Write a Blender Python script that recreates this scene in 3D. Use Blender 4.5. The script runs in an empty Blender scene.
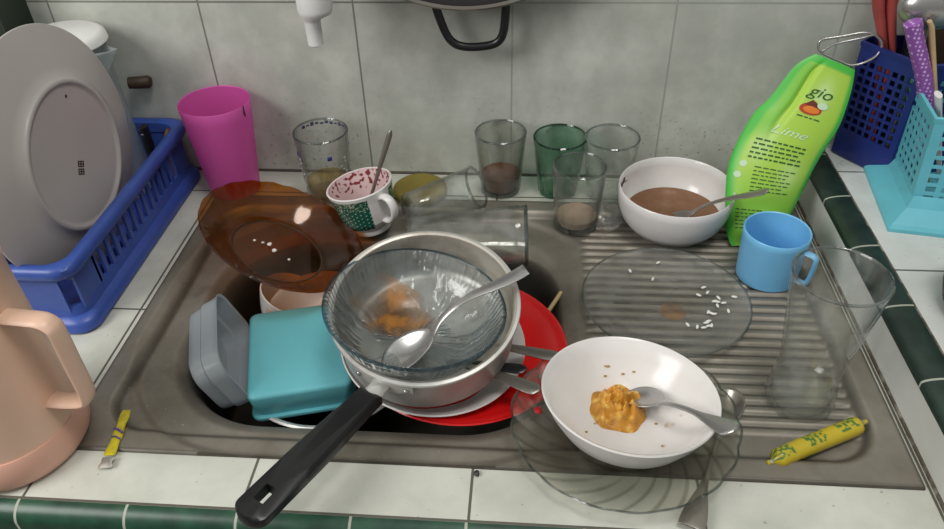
import bpy, bmesh, math, random
from mathutils import Vector, Matrix, Euler, noise
random.seed(7)
S = bpy.context.scene
COL = S.collection
PI = math.pi
sin, cos, rad = math.sin, math.cos, math.radians
S.view_settings.view_transform = 'Standard'
S.cycles.max_bounces = 10
S.cycles.transparent_max_bounces = 40
S.cycles.caustics_reflective = False
S.cycles.caustics_refractive = False

# ------------------------------------------------------------------ materials
def c(r, g, b):
    f = lambda v: (v/12.92 if v <= .04045 else ((v+.055)/1.055)**2.4)
    return (f(r/255), f(g/255), f(b/255), 1)

class N:
    def __init__(s, name):
        s.m = bpy.data.materials.new(name); s.m.use_nodes = True
        s.t = s.m.node_tree; s.t.nodes.clear()
        s.out = s.t.nodes.new('ShaderNodeOutputMaterial')
    def n(s, typ, ins=None, **kw):
        nd = s.t.nodes.new('ShaderNode'+typ)
        for k, v in kw.items(): setattr(nd, k, v)
        for k, v in (ins or {}).items():
            if isinstance(v, bpy.types.NodeSocket): s.t.links.new(v, nd.inputs[k])
            else: nd.inputs[k].default_value = v
        return nd
    def math(s, op, a, b=0.0, cl=False):
        return s.n('Math', {0: a, 1: b}, operation=op, use_clamp=cl).outputs[0]
    def mix(s, f, a, b, bt='MIX'):
        nd = s.n('MixRGB', {0: f, 1: a, 2: b}, blend_type=bt); return nd.outputs[0]
    def ramp(s, f, p0, p1):
        return s.n('MapRange', {0: f, 1: p0, 2: p1, 3: 0.0, 4: 1.0}, clamp=True).outputs[0]
    def noise(s, scale, detail=3, vec=None, rough=.55):
        ins = {'Scale': scale, 'Detail': detail, 'Roughness': rough}
        if vec is not None: ins['Vector'] = vec
        return s.n('TexNoise', ins).outputs['Fac']
    def obj(s): return s.n('TexCoord').outputs['Object']
    def bsdf(s, col, rough=.4, metal=0.0, spec=.5, bump=None, bstr=.2, bdist=.001, sss=0, trans=0, alpha=None, coat=0):
        ins = {'Base Color': col, 'Roughness': rough, 'Metallic': metal, 'Specular IOR Level': spec, 'Coat Weight': coat}
        if bump is not None:
            ins['Normal'] = s.n('Bump', {'Height': bump, 'Strength': bstr, 'Distance': bdist}).outputs[0]
        if alpha is not None: ins['Alpha'] = alpha
        if trans: ins['Transmission Weight'] = trans
        b = s.n('BsdfPrincipled', ins)
        s.t.links.new(b.outputs[0], s.out.inputs[0]); return b
    def fin(s, sh): s.t.links.new(sh, s.out.inputs[0]); return s.m

def plain(name, col, rough=.4, metal=0., spec=.5, var=.08, vs=30, coat=0, dirt=None, ds=60, dth=(.66, .72)):
    m = N(name); v = m.obj()
    k = m.noise(vs, 3, v)
    dark = tuple(x*(1-var*2) for x in col[:3])+(1,)
    cc = m.mix(m.ramp(k, .3, .7), dark, col)
    if dirt: cc = m.mix(m.ramp(m.noise(ds, 2, v), *dth), cc, dirt)
    m.bsdf(cc, rough, metal, spec, coat=coat)
    return m.m

def glassy(name, mid=(.985, .99, .985, 1), edge=(.30, .33, .32, 1), gloss=.85, rough=.03, pw=2.6, swirl=None, film=0.0, filmcol=(.7, .7, .68, 1), bump=None, alphan=None):
    """thin-walled glass: tinted see-through that darkens at grazing angles, Schlick gloss, an optional dull film"""
    m = N(name)
    nrm = {}
    if bump:
        b = bump(m)
        nrm = {'Normal': m.n('Bump', {'Height': b, 'Strength': .7, 'Distance': .002}).outputs[0]}
    lw = m.n('LayerWeight', {'Blend': .5, **nrm}).outputs['Facing']
    tcol = m.mix(m.math('POWER', lw, pw), mid, edge)
    if swirl: tcol = m.mix(swirl(m), tcol, (.45, .45, .40, 1), 'MULTIPLY')
    tr = m.n('BsdfTransparent', {'Color': tcol})
    gl = m.n('BsdfGlossy', {'Color': (1, 1, 1, 1), 'Roughness': rough, **nrm})
    f = m.math('ADD', m.math('MULTIPLY', m.math('POWER', lw, 4.5), gloss), .035, True)
    sh = m.n('MixShader', {0: f, 1: tr.outputs[0], 2: gl.outputs[0]}).outputs[0]
    if film:
        k = m.math('MULTIPLY', m.ramp(m.noise(alphan or 45, 4, m.obj()), .35, .75), film)
        df = m.n('BsdfDiffuse', {'Color': filmcol})
        sh = m.n('MixShader', {0: k, 1: sh, 2: df.outputs[0]}).outputs[0]
    return m.fin(sh)

def translucent(name, col, see=.35, rough=.35):
    m = N(name)
    b = m.n('BsdfPrincipled', {'Base Color': col, 'Roughness': rough})
    tl = m.n('BsdfTranslucent', {'Color': col})
    tr = m.n('BsdfTransparent', {'Color': tuple(min(1, x*.5+.5) for x in col[:3])+(1,)})
    a = m.n('MixShader', {0: .3, 1: b.outputs[0], 2: tl.outputs[0]}).outputs[0]
    return m.fin(m.n('MixShader', {0: see, 1: a, 2: tr.outputs[0]}).outputs[0])

def attr_mat(name, rough=.35, coat=0):
    m = N(name)
    a = m.n('Attribute', attribute_name='Col')
    m.bsdf(a.outputs['Color'], rough, coat=coat); return m.m

def wall_mat():
    m = N('wall_tiles'); v = m.obj()
    sp = m.n('SeparateXYZ', {0: v})
    def line(co, off, per, w):
        q = m.math('DIVIDE', m.math('SUBTRACT', co, off), per)
        fr = m.math('ABSOLUTE', m.math('SUBTRACT', m.math('FRACT', m.math('ADD', q, .5)), .5))
        return m.math('LESS_THAN', fr, w/per)
    g = m.math('MAXIMUM', line(sp.outputs[0], 0.0, .2, .0012), line(sp.outputs[2], .2485, .2485, .0012))
    a = m.ramp(m.noise(7, 5, v, .62), .38, .66)
    b = m.ramp(m.noise(19, 4, v, .6), .40, .70)
    base = m.mix(a, c(178, 181, 172), c(208, 210, 202))
    base = m.mix(m.math('MULTIPLY', b, .5), base, c(154, 157, 150))
    # pinkish soap bloom on the lower tiles, grime rising from the joint, mould specks
    low = m.ramp(sp.outputs[2], .11, .0)
    base = m.mix(m.math('MULTIPLY', m.math('MULTIPLY', low, m.ramp(m.noise(12, 3, v), .42, .6)), .55), base, c(150, 143, 134))
    speck = m.ramp(m.noise(170, 2, v), .62, .67)
    zone = m.math('MULTIPLY', m.ramp(sp.outputs[2], .15, .01), m.ramp(m.noise(9, 2, v), .42, .58))
    base = m.mix(m.math('MULTIPLY', m.math('MULTIPLY', speck, zone), .75), base, c(70, 68, 60))
    col = m.mix(m.math('MULTIPLY', g, .8), base, m.mix(m.ramp(sp.outputs[0], -.15, .0), c(100, 98, 92), c(150, 151, 144)))
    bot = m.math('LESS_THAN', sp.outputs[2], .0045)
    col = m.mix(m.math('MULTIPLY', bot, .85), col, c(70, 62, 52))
    m.bsdf(col, .32, spec=.45, bump=m.math('SUBTRACT', 1.0, g), bstr=.4)
    return m.m

def top_mat(name, base1, base2, xo, xp, yo, yp, grime=.35):
    m = N(name); v = m.obj()
    sp = m.n('SeparateXYZ', {0: v})
    def line(co, off, per, w):
        q = m.math('DIVIDE', m.math('SUBTRACT', co, off), per)
        fr = m.math('ABSOLUTE', m.math('SUBTRACT', m.math('FRACT', m.math('ADD', q, .5)), .5))
        return m.math('LESS_THAN', fr, w/per)
    g = m.math('MAXIMUM', line(sp.outputs[0], xo, xp, .0013), line(sp.outputs[1], yo, yp, .0013))
    a = m.ramp(m.noise(11, 5, v, .6), .36, .66)
    base = m.mix(a, base1, base2)
    base = m.mix(m.math('MULTIPLY', m.ramp(m.noise(5, 3, v), .5, .72), grime), base, c(140, 134, 122))
    sp2 = m.ramp(m.noise(160, 2, v), .70, .74)
    base = m.mix(m.math('MULTIPLY', sp2, .5), base, c(95, 88, 76))
    col = m.mix(m.math('MULTIPLY', g, .9), base, c(72, 66, 56))
    m.bsdf(col, .28, spec=.5, bump=m.math('SUBTRACT', 1.0, g), bstr=.4)
    return m.m

def trim_mat(name, base, dark, axis, off, per):
    m = N(name); v = m.obj(); sp = m.n('SeparateXYZ', {0: v})
    q = m.math('DIVIDE', m.math('SUBTRACT', sp.outputs[axis], off), per)
    fr = m.math('ABSOLUTE', m.math('SUBTRACT', m.math('FRACT', m.math('ADD', q, .5)), .5))
    g = m.math('LESS_THAN', fr, .0012/per)
    col = m.mix(m.ramp(m.noise(40, 4, v), .35, .7), dark, base)
    col = m.mix(g, col, c(165, 168, 155))
    m.bsdf(col, m.mix(g, (.34, .34, .34, 1), (.7, .7, .7, 1)), spec=.5)
    return m.m

def steel_sink():
    m = N('worn_sink_steel'); v = m.obj()
    a = m.ramp(m.noise(6, 5, v, .65), .35, .7)
    col = m.mix(a, c(122, 116, 106), c(160, 155, 146))
    d = m.ramp(m.noise(16, 4, v, .6), .56, .75)
    col = m.mix(m.math('MULTIPLY', d, .5), col, c(84, 74, 60))
    spk = m.ramp(m.noise(230, 2, v), .72, .745)
    spz = m.ramp(m.noise(7, 2, v), .48, .56)
    col = m.mix(m.math('MULTIPLY', m.math('MULTIPLY', spk, spz), .5), col, c(215, 210, 198))
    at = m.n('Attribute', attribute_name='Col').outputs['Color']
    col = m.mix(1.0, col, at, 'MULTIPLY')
    # dried film: half metal, half dull
    rg = m.mix(a, (.55, .55, .55, 1), (.42, .42, .42, 1))
    m.bsdf(col, rg, metal=.6, spec=.35, bump=m.noise(260, 2, v), bstr=.05)
    return m.m

def alum(name, col, rough=.3, dirt=.4, metal=.75):
    m = N(name); v = m.obj()
    k = m.ramp(m.noise(22, 4, v), .45, .72)
    cc = m.mix(m.math('MULTIPLY', k, dirt), col, c(120, 105, 88))
    m.bsdf(cc, rough, metal=metal, spec=.5); return m.m

M = {}
def setup_mats():
    M['wall'] = wall_mat()
    M['top'] = top_mat('worktop_tiles', c(186, 188, 177), c(210, 211, 201), -.017, .2, -.0554, .2526)
    M['ledge'] = top_mat('ledge_tiles', c(196, 199, 194), c(218, 221, 217), .413, .2, -.272, .2, .15)
    M['face'] = plain('ledge_white_face', c(228, 229, 223), .3, var=.12, vs=9, dirt=c(135, 125, 110), ds=26, dth=(.70, .80))
    M['grout'] = plain('grime_joint', c(92, 82, 70), .8, dirt=c(150, 144, 132), ds=60, dth=(.5, .7))
    M['trim_front'] = trim_mat('green_front_trim', c(40, 82, 60), c(24, 56, 42), 0, -.4187, .1)
    M['trim_right'] = trim_mat('green_ledge_trim', c(40, 58, 50), c(24, 38, 34), 1, -.13, .1)
    M['sink'] = steel_sink()
    M['clear'] = glassy('clear_glass', edge=(.60, .63, .62, 1), pw=3.0, film=.10, filmcol=(.72, .72, .68, 1))
    M['clear2'] = glassy('hazy_clear_glass', (.965, .975, .965, 1), (.28, .31, .29, 1), film=.10)
    M['glass_edge'] = glassy('glass_edge', (.62, .66, .64, 1), (.16, .19, .18, 1), film=.12)
    M['green_edge'] = glassy('green_glass_edge', (.28, .46, .38, 1), (.06, .16, .11, 1))
    M['smoke'] = glassy('smoky_glass', (.93, .94, .92, 1), (.24, .27, .24, 1), film=.10)
    M['green_glass'] = glassy('green_glass', (.76, .90, .83, 1), (.14, .32, .23, 1), film=.05)
    M['amber'] = glassy('amber_glass', (.70, .41, .10, 1), (.46, .22, .03, 1), rough=.10, film=.05, filmcol=c(130, 82, 30), alphan=14)
    M['bowl_glass'] = glassy('blue_tinted_glass', (.86, .93, .95, 1), (.25, .36, .42, 1), film=.16, filmcol=c(175, 182, 185), rough=.06)
    M['plate_glass'] = glassy('plate_glass', (.91, .915, .91, 1), (.30, .33, .31, 1), film=.30, filmcol=c(165, 163, 156), alphan=18)
    def shell_lines(m):
        v = m.obj(); sp = m.n('SeparateXYZ', {0: v})
        ang = m.math('ARCTAN2', sp.outputs[1], sp.outputs[0])
        r = m.math('POWER', m.math('ADD', m.math('POWER', sp.outputs[0], 2.0), m.math('POWER', sp.outputs[1], 2.0)), .5)
        q = m.math('SINE', m.math('MULTIPLY', m.math('ADD', ang, m.math('MULTIPLY', r, 12.0)), 26.0))
        k = m.math('MULTIPLY', m.ramp(q, .55, .98), m.ramp(r, .052, .075))
        return m.math('ADD', m.math('MULTIPLY', k, .42), m.math('MULTIPLY', m.ramp(m.math('ABSOLUTE', m.math('SUBTRACT', r, .053)), .003, .0), .5), True)
    M['plate_smoke'] = glassy('shell_plate_glass', (.945, .945, .92, 1), (.36, .37, .34, 1), film=.14, filmcol=c(170, 165, 152), alphan=30, swirl=shell_lines)
    M['wrap'] = glassy('clear_wrap', (.97, .97, .97, 1), (.7, .7, .7, 1), film=.25, filmcol=c(215, 215, 215), rough=.1)
    M['white'] = plain('white_ceramic', c(224, 221, 219), .16, var=.03)
    M['white_dirty'] = plain('white_ceramic_used', c(226, 222, 219), .2, var=.03, dirt=c(186, 160, 120), ds=42, dth=(.70, .78))
    M['white_plastic'] = plain('white_plastic', c(225, 224, 222), .35, var=.03)
    M['melamine'] = plain('grey_white_melamine', c(184, 177, 174), .3, var=.03, vs=14)
    M['blue_rack'] = plain('blue_plastic', c(58, 86, 168), .36, var=.1)
    M['navy'] = plain('navy_plastic', c(30, 46, 122), .4, var=.1)
    M['teal_basket'] = plain('teal_plastic', c(104, 188, 204), .4, var=.06)
    M['teal'] = plain('turquoise_plastic', c(112, 196, 206), .32, var=.03)
    M['pink'] = translucent('pink_plastic', c(240, 118, 204), .16)
    M['mug'] = plain('light_blue_plastic', c(122, 192, 236), .3, var=.03)
    M['peach'] = plain('peach_plastic', c(232, 194, 170), .36, var=.04, vs=8)
    M['peach_dark'] = plain('peach_base_plastic', c(222, 172, 152), .38, var=.05, vs=8)
    M['frost'] = translucent('frosted_grey_plastic', c(196, 203, 208), .26, .25)
    M['jug'] = translucent('cloudy_clear_plastic', c(205, 212, 212), .62, .25)
    M['red'] = plain('red_melamine', c(216, 26, 26), .25, var=.06)
    M['red_handle'] = plain('faded_red_plastic', c(176, 78, 74), .5, var=.1)
    M['black'] = plain('black_plastic', c(26, 26, 28), .32, var=.1)
    M['darkpan'] = plain('blackened_pan', c(34, 31, 29), .45, var=.2)
    M['alu'] = alum('aluminium', c(206, 204, 199), .42, .4, .45)
    M['alu_in'] = alum('aluminium_inside', c(192, 186, 176), .40, .6, .55)
    M['rim'] = alum('bright_rim', c(224, 222, 218), .35, .1, .45)
    M['cutlery'] = alum('cutlery_steel', c(178, 176, 174), .27, .15)
    M['cutlery_dark'] = alum('dull_cutlery_steel', c(150, 146, 138), .28, .4)
    M['wood'] = plain('pale_wood', c(205, 178, 130), .6, var=.12)
    M['brown_wood'] = plain('brown_wood', c(132, 84, 46), .5, var=.2)
    M['dark_wood'] = plain('dark_brown', c(66, 48, 30), .55, var=.2)
    M['dark_green'] = plain('dark_green_paint', c(40, 52, 38), .6, var=.2, vs=6)
    M['floor'] = plain('floor_grey', c(120, 116, 110), .5)
    M['soup'] = plain('brown_gravy', c(132, 90, 58), .18, var=.12, vs=60)
    M['coffee'] = plain('brown_dregs', c(112, 72, 52), .3, var=.2, vs=60)
    M['tea'] = glassy('yellow_dregs', (.80, .68, .34, 1), (.6, .45, .2, 1), film=.5, filmcol=c(178, 152, 82))
    M['food'] = plain('orange_mash', c(216, 148, 46), .4, var=.2, vs=90, dirt=c(232, 192, 92), ds=120, dth=(.5, .7))
    M['crumb_orange'] = plain('orange_crumb', c(180, 142, 60), .5, var=.2)
    M['crumb_red'] = plain('red_crumb', c(200, 30, 34), .4)
    M['rice'] = plain('rice_white', c(236, 234, 228), .5, var=.04)
    M['blue_print'] = plain('blue_print', c(52, 62, 140), .5, var=.2)
    M['white_print'] = plain('white_print', c(190, 190, 196), .5)
    M['dark_print'] = plain('dark_print', c(62, 54, 52), .5)
    M['yellow_lid'] = plain('olive_yellow_plastic', c(140, 124, 46), .45, var=.1)
    M['purple'] = None
    M['silver_foil'] = alum('silver_foil', c(200, 198, 190), .3, .1)
    M['green_text'] = plain('green_ink', c(44, 96, 40), .6)
    M['badge_red'] = plain('badge_red', c(186, 62, 30), .5)
    M['badge_orange'] = plain('badge_orange', c(232, 130, 40), .5)
    M['badge_dark'] = plain('badge_maroon', c(110, 44, 26), .5)
    M['icon_white'] = plain('icon_white', c(205, 232, 196), .5)
    M['violet'] = plain('violet_print', c(92, 70, 140), .5)
    M['pouch'] = attr_mat('pouch_film', .42, .0)
    M['cup_attr'] = attr_mat('printed_porcelain', .2)
    M['sausage'] = attr_mat('yellow_printed_film', .3, .2)
    # purple with pale dots
    m = N('purple_dotted'); v = m.obj()
    vo = m.n('TexVoronoi', {'Vector': v, 'Scale': 210.0, 'Randomness': 0.15})
    m.bsdf(m.mix(m.ramp(vo.outputs['Distance'], .34, .28), c(142, 84, 166), c(214, 182, 226)), .4)
    M['purple'] = m.m
    # sauce stain with ragged see-through edge
    for nm, am in (('stain', .8), ('faint_stain', .3)):
        m = N('sauce_'+nm); v = m.obj()
        r = m.n('VectorMath', {0: v}, operation='LENGTH').outputs['Value']
        k = m.math('ADD', m.math('MULTIPLY', r, -21.0), m.math('MULTIPLY', m.noise(38, 4, v), 1.5))
        col = m.mix(m.ramp(m.noise(45, 3, v), .4, .65), c(112, 74, 30), c(186, 124, 48))
        m.bsdf(col, .25, alpha=m.math('MULTIPLY', m.ramp(k, -.25, .55), am)); M[nm] = m.m
setup_mats()

# ------------------------------------------------------------------ mesh helpers
def ring_faces(bm, A, B):
    n = len(A)
    for i in range(n):
        j = (i+1) % n
        vs = []
        for w in (A[i], A[j], B[j], B[i]):
            if w not in vs: vs.append(w)
        if len(vs) > 2:
            try: bm.faces.new(vs)
            except ValueError: pass

def lathe(prof, seg=56, fn=None, bm=None):
    bm = bm or bmesh.new(); prev = None
    for r, z in prof:
        if r < 1e-6: ring = [bm.verts.new((0, 0, z))]*seg
        else:
            ring = []
            for i in range(seg):
                t = 2*PI*i/seg
                p = fn(t, r, z) if fn else (r*cos(t), r*sin(t), z)
                ring.append(bm.verts.new(p))
        if prev: ring_faces(bm, prev, ring)
        prev = ring
    return bm

def smooth_path(pts, k=6):
    """Catmull-Rom through the points"""
    P = [Vector(p) for p in pts]; out = []
    for i in range(len(P)-1):
        a, b, d, e = P[max(i-1, 0)], P[i], P[i+1], P[min(i+2, len(P)-1)]
        for s in range(k):
            t = s/k
            out.append(.5*((2*b)+(d-a)*t+(2*a-5*b+4*d-e)*t*t+(3*b-a-3*d+e)*t**3))
    out.append(P[-1]); return out

def tube(pts, rad_, seg=10, bm=None, closed=False, flat=None, up=None):
    """sweep; rad_ number or list; flat = (w, h) section factors along side/up"""
    bm = bm or bmesh.new(); P = [Vector(p) for p in pts]; n = len(P)
    R = rad_ if isinstance(rad_, (list, tuple)) else [rad_]*n
    fw, fh = flat or (1, 1); rings = []; u0 = Vector(up) if up else None
    for i in range(n):
        if closed: d = (P[(i+1) % n]-P[i-1]).normalized()
        else: d = (P[min(i+1, n-1)]-P[max(i-1, 0)]).normalized()
        if u0 is None: u0 = Vector((0, 0, 1)) if abs(d.z) < .9 else Vector((1, 0, 0))
        s = d.cross(u0)
        if s.length < 1e-6: s = d.orthogonal()
        s.normalize(); u = s.cross(d).normalized()
        if up is None: u0 = u
        rings.append([bm.verts.new(P[i]+s*cos(2*PI*k/seg)*R[i]*fw+u*sin(2*PI*k/seg)*R[i]*fh) for k in range(seg)])
    for i in range(n-1): ring_faces(bm, rings[i], rings[i+1])
    if closed: ring_faces(bm, rings[-1], rings[0])
    else:
        bm.faces.new(list(reversed(rings[0]))); bm.faces.new(rings[-1])
    return bm

def box(lo, hi, bm=None, bev=0):
    bm = bm or bmesh.new()
    b2 = bmesh.new(); bmesh.ops.create_cube(b2, size=1)
    for v in b2.verts:
        v.co = Vector([(lo[i]+hi[i])/2+v.co[i]*(hi[i]-lo[i]) for i in range(3)])
    if bev: bmesh.ops.bevel(b2, geom=b2.edges[:], offset=bev, segments=3, affect='EDGES', profile=.6)
    me = bpy.data.meshes.new('t'); b2.to_mesh(me); bm.from_mesh(me); bpy.data.meshes.remove(me); b2.free()
    return bm

def rrect(hx, hy, r, n=6):
    P = []
    for cx, cy, a0 in ((hx-r, hy-r, 0), (-hx+r, hy-r, 90), (-hx+r, -hy+r, 180), (hx-r, -hy+r, 270)):
        for k in range(n+1):
            a = rad(a0+90*k/n); P.append((cx+r*cos(a), cy+r*sin(a)))
    return P

def loft(loops, bm=None, cap0=True, cap1=True):
    bm = bm or bmesh.new(); rs = [[bm.verts.new(p) for p in L] for L in loops]
    for a, b in zip(rs, rs[1:]): ring_faces(bm, a, b)
    if cap0: bm.faces.new(list(reversed(rs[0])))
    if cap1: bm.faces.new(rs[-1])
    return bm

def mesh(name, bm, mat, parent=None, smooth=True, world=False, solid=0, sub=0, bev=0, angle=50, col=None):
    """link bm as ONE object; world=True: bm is given in world coordinates"""
    bmesh.ops.recalc_face_normals(bm, faces=bm.faces[:])
    if world and parent:
        bm.transform(wm(parent).inverted())
    me = bpy.data.meshes.new(name); 
    if col: 
        cols = [col(v.co) for v in bm.verts]
    bm.to_mesh(me); bm.free()
    if col:
        a = me.color_attributes.new('Col', 'FLOAT_COLOR', 'POINT')
        for i, q in enumerate(cols): a.data[i].color = q
    o = bpy.data.objects.new(name, me); COL.objects.link(o)
    if mat: me.materials.append(mat)
    if smooth:
        for p in me.polygons: p.use_smooth = True
        me.set_sharp_from_angle(angle=rad(angle))
    if parent: o.parent = parent
    if solid:
        md = o.modifiers.new('thick', 'SOLIDIFY'); md.thickness = solid; md.offset = 0
    if bev:
        md = o.modifiers.new('bevel', 'BEVEL'); md.width = bev; md.segments = 3; md.limit_method = 'ANGLE'
    if sub:
        md = o.modifiers.new('sub', 'SUBSURF'); md.levels = sub; md.render_levels = sub
    return o

def wm(o):
    m = o.matrix_basis.copy()
    return (wm(o.parent) @ m) if o.parent else m

def tag(o, label, cat, group=None):
    o['label'] = label; o['category'] = cat
    if group: o['group'] = group
    return o

def thing(name, label, cat, loc=(0, 0, 0), rot=(0, 0, 0), group=None):
    o = bpy.data.objects.new(name, None); COL.objects.link(o)
    o.empty_display_size = .02
    o.location = loc; o.rotation_euler = rot
    return tag(o, label, cat, group)

def struct(name, bm, mat, **k):
    o = mesh(name, bm, mat, **k); o['kind'] = 'structure'; return o

def orient(o, p0, p1, up=(0, 0, 1)):
    x = (Vector(p1)-Vector(p0)).normalized(); y = Vector(up).cross(x).normalized(); z = x.cross(y)
    m = Matrix((x, y, z)).transposed()
    o.location = p0; o.rotation_euler = m.to_euler()

def tilted(center, ax, ay, h):
    """base point of a dish whose rim centre is given and whose axis is tilted"""
    e = Euler((rad(ax), rad(ay), 0)); n = e.to_matrix() @ Vector((0, 0, 1))
    return Vector(center)-n*h, e

# ------------------------------------------------------------------ room shell
struct('wall_back', box((-1.4, 0, -.9), (1.6, .1, 1.6)), M['wall'], smooth=False)
struct('wall_left', box((-.80, -.06, -.05), (-.628, 0, 1.6)), M['dark_green'], smooth=False)
struct('floor', box((-1.4, -2.2, -.95), (1.6, .1, -.9)), M['floor'], smooth=False)

# worktop: tiled slab around the sink opening, green bullnose along the front
XL, XR, YF, YB = -.411, .380, -.508, -.068
FR = -.562
wt = thing('worktop', 'white tiled kitchen worktop with dark grout around the steel sink', 'worktop', (0, 0, -.9))
def wpart(name, bm, mat, parent, **k): return mesh(name, bm, mat, parent, world=True, **k)
bm = bmesh.new()
e = .004
box((-.8, YF+e, -.05), (XL+e, -.0005, 0), bm); box((-.8, FR, -.05), (.387, YF+e, 0), bm)
box((XL+e, YB-e, -.05), (.387, -.0005, 0), bm); box((XR-e, YF+e, -.05), (.387, YB-e, 0), bm)
o = wpart('tile_surface', bm, M['top'], wt, smooth=False)
bm = bmesh.new()
L = []
for x in (-.8, .3855):
    L.append([(x, FR, -.05), (x, FR, 0)]+[(x, FR-.016*sin(rad(a)), -.016+.016*cos(rad(a))) for a in range(10, 91, 10)]+[(x, FR-.016, -.05)])
wpart('edge_trim', loft(L), M['trim_front'], wt, angle=60)
bm = bmesh.new()
box((-.8, FR-.012, -.9), (.3855, FR+.01, -.05), bm)
wpart('front_panel', bm, M['face'], wt, smooth=False)

# raised ledge on the right
LX, LH = .386, .06
lg = thing('raised_ledge', 'raised white tiled ledge with dark green edge strip right of the sink', 'ledge', (0, 0, 0))
bm = bmesh.new(); box((LX+.030, -1.0, -.9), (1.2, -.0005, LH), bm)
mesh('ledge_top', bm, M['ledge'], lg, smooth=False)
L = []
for y in (-1.0, -.0005):
    L.append([(LX+.0285, y, LH-.012)]+[(LX+.0285*(1-sin(rad(a))), y, LH-.0065+.0075*cos(rad(a))) for a in range(0, 91, 9)]+[(LX, y, LH-.012)])
mesh('edge_strip', loft(L), M['trim_right'], lg, angle=60)
bm = bmesh.new(); box((LX+.001, -.56, -.02), (LX+.0284, -.0005, LH-.0075), bm)
mesh('side_face', bm, M['face'], lg, smooth=False)
bm = bmesh.new(); box((LX+.0285, -1.0, LH-.02), (LX+.031, -.0005, LH+.0004), bm)
mesh('grout_line', bm, M['grout'], lg, smooth=False)
bm = bmesh.new(); box((LX-.0008, -.53, -.002), (LX+.0012, -.002, .0040), bm, .0006)
mesh('caulk_line', bm, M['grout'], lg)

# ------------------------------------------------------------------ sink
def sd_rr(x, y, cx, cy, hx, hy, r):
    qx, qy = abs(x-cx)-hx+r, abs(y-cy)-hy+r
    return math.hypot(max(qx, 0), max(qy, 0))+min(max(qx, qy), 0)-r
def sst(a, b, t):
    t = min(1, max(0, (t-a)/(b-a))); return t*t*(3-2*t)
DEPTH = .118
BX0, BX1, BY0, BY1 = -.346, .074, -.459, -.138
def bowl_sd(x, y): return sd_rr(x, y, (BX0+BX1)/2, (BY0+BY1)/2, (BX1-BX0)/2, (BY1-BY0)/2, .112)
def sink_h(x, y):
    z = .0035
    d_in = sd_rr(x, y, (XL+XR)/2, (YF+YB)/2, (XR-XL)/2-.026, (YB-YF)/2-.026, .045)
    z -= .0090*sst(.004, -.008, d_in)
    b = bowl_sd(x, y)
    # shallow dished border around the bowl, with a raised bead
    z -= .0045*sst(.052, .040, b)*sst(.11, .06, x)
    # ribs on the drainer
    ex = sst(.090, .104, x)*sst(.352, .338, x)*sst(-.452, -.444, y)*sst(-.098, -.108, y)
    ph = (y+.1)/.0138; fr = abs(ph-math.floor(ph)-.5)*2
    z += ex*.0030*(sst(.25, .55, fr)-.5)
    # bowl
    if b < .012:
        z -= .010*sst(.012, -.010, b)
        z -= (DEPTH-.02)*sst(-.004, -.030, b)+.004*sst(-.03, -.13, b)
    return z
def edge_h(x, y):
    return -.004 if (x <= XL+1e-6 or x >= XR-1e-6 or y <= YF+1e-6 or y >= YB-1e-6) else sink_h(x, y)
bm = bmesh.new(); nx, ny = 394, 250; g = []
for j in range(ny+1):
    row = []
    for i in range(nx+1):
        x = XL+(XR-XL)*i/nx; y = YF+(YB-YF)*j/ny
        row.append(bm.verts.new((x, y, edge_h(x, y))))
    g.append(row)
for j in range(ny):
    for i in range(nx): bm.faces.new((g[j][i], g[j][i+1], g[j+1][i+1], g[j+1][i]))
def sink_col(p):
    # rib grooves, rim step and outer edge are darker
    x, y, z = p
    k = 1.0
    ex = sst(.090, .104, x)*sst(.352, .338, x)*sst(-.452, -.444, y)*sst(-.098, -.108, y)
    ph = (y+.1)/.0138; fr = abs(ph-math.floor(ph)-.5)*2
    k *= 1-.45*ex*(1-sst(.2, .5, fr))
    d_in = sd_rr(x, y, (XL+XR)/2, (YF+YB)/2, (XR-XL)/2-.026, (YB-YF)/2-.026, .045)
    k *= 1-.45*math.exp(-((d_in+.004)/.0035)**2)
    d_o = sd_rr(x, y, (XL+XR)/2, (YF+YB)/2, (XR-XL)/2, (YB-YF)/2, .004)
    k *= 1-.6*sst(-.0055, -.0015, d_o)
    k *= 1-.68*sst(-.010, -.045, p[2])  # shade inside the bowl painted into the colour, darker with depth
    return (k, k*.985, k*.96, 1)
sk = thing('kitchen_sink', 'stainless steel sink full of dirty dishes with ribbed drainboard', 'sink', (0, 0, 0))
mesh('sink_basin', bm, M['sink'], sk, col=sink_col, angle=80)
bm = lathe([(0, -DEPTH+.0045), (.02, -DEPTH+.0045), (.036, -DEPTH+.007), (.038, -DEPTH+.0055), (.038, -DEPTH+.003)], 32)
bm.transform(Matrix.Translation((-.138, -.30, 0)))
mesh('drain', bm, M['cutlery_dark'], sk)

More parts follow.
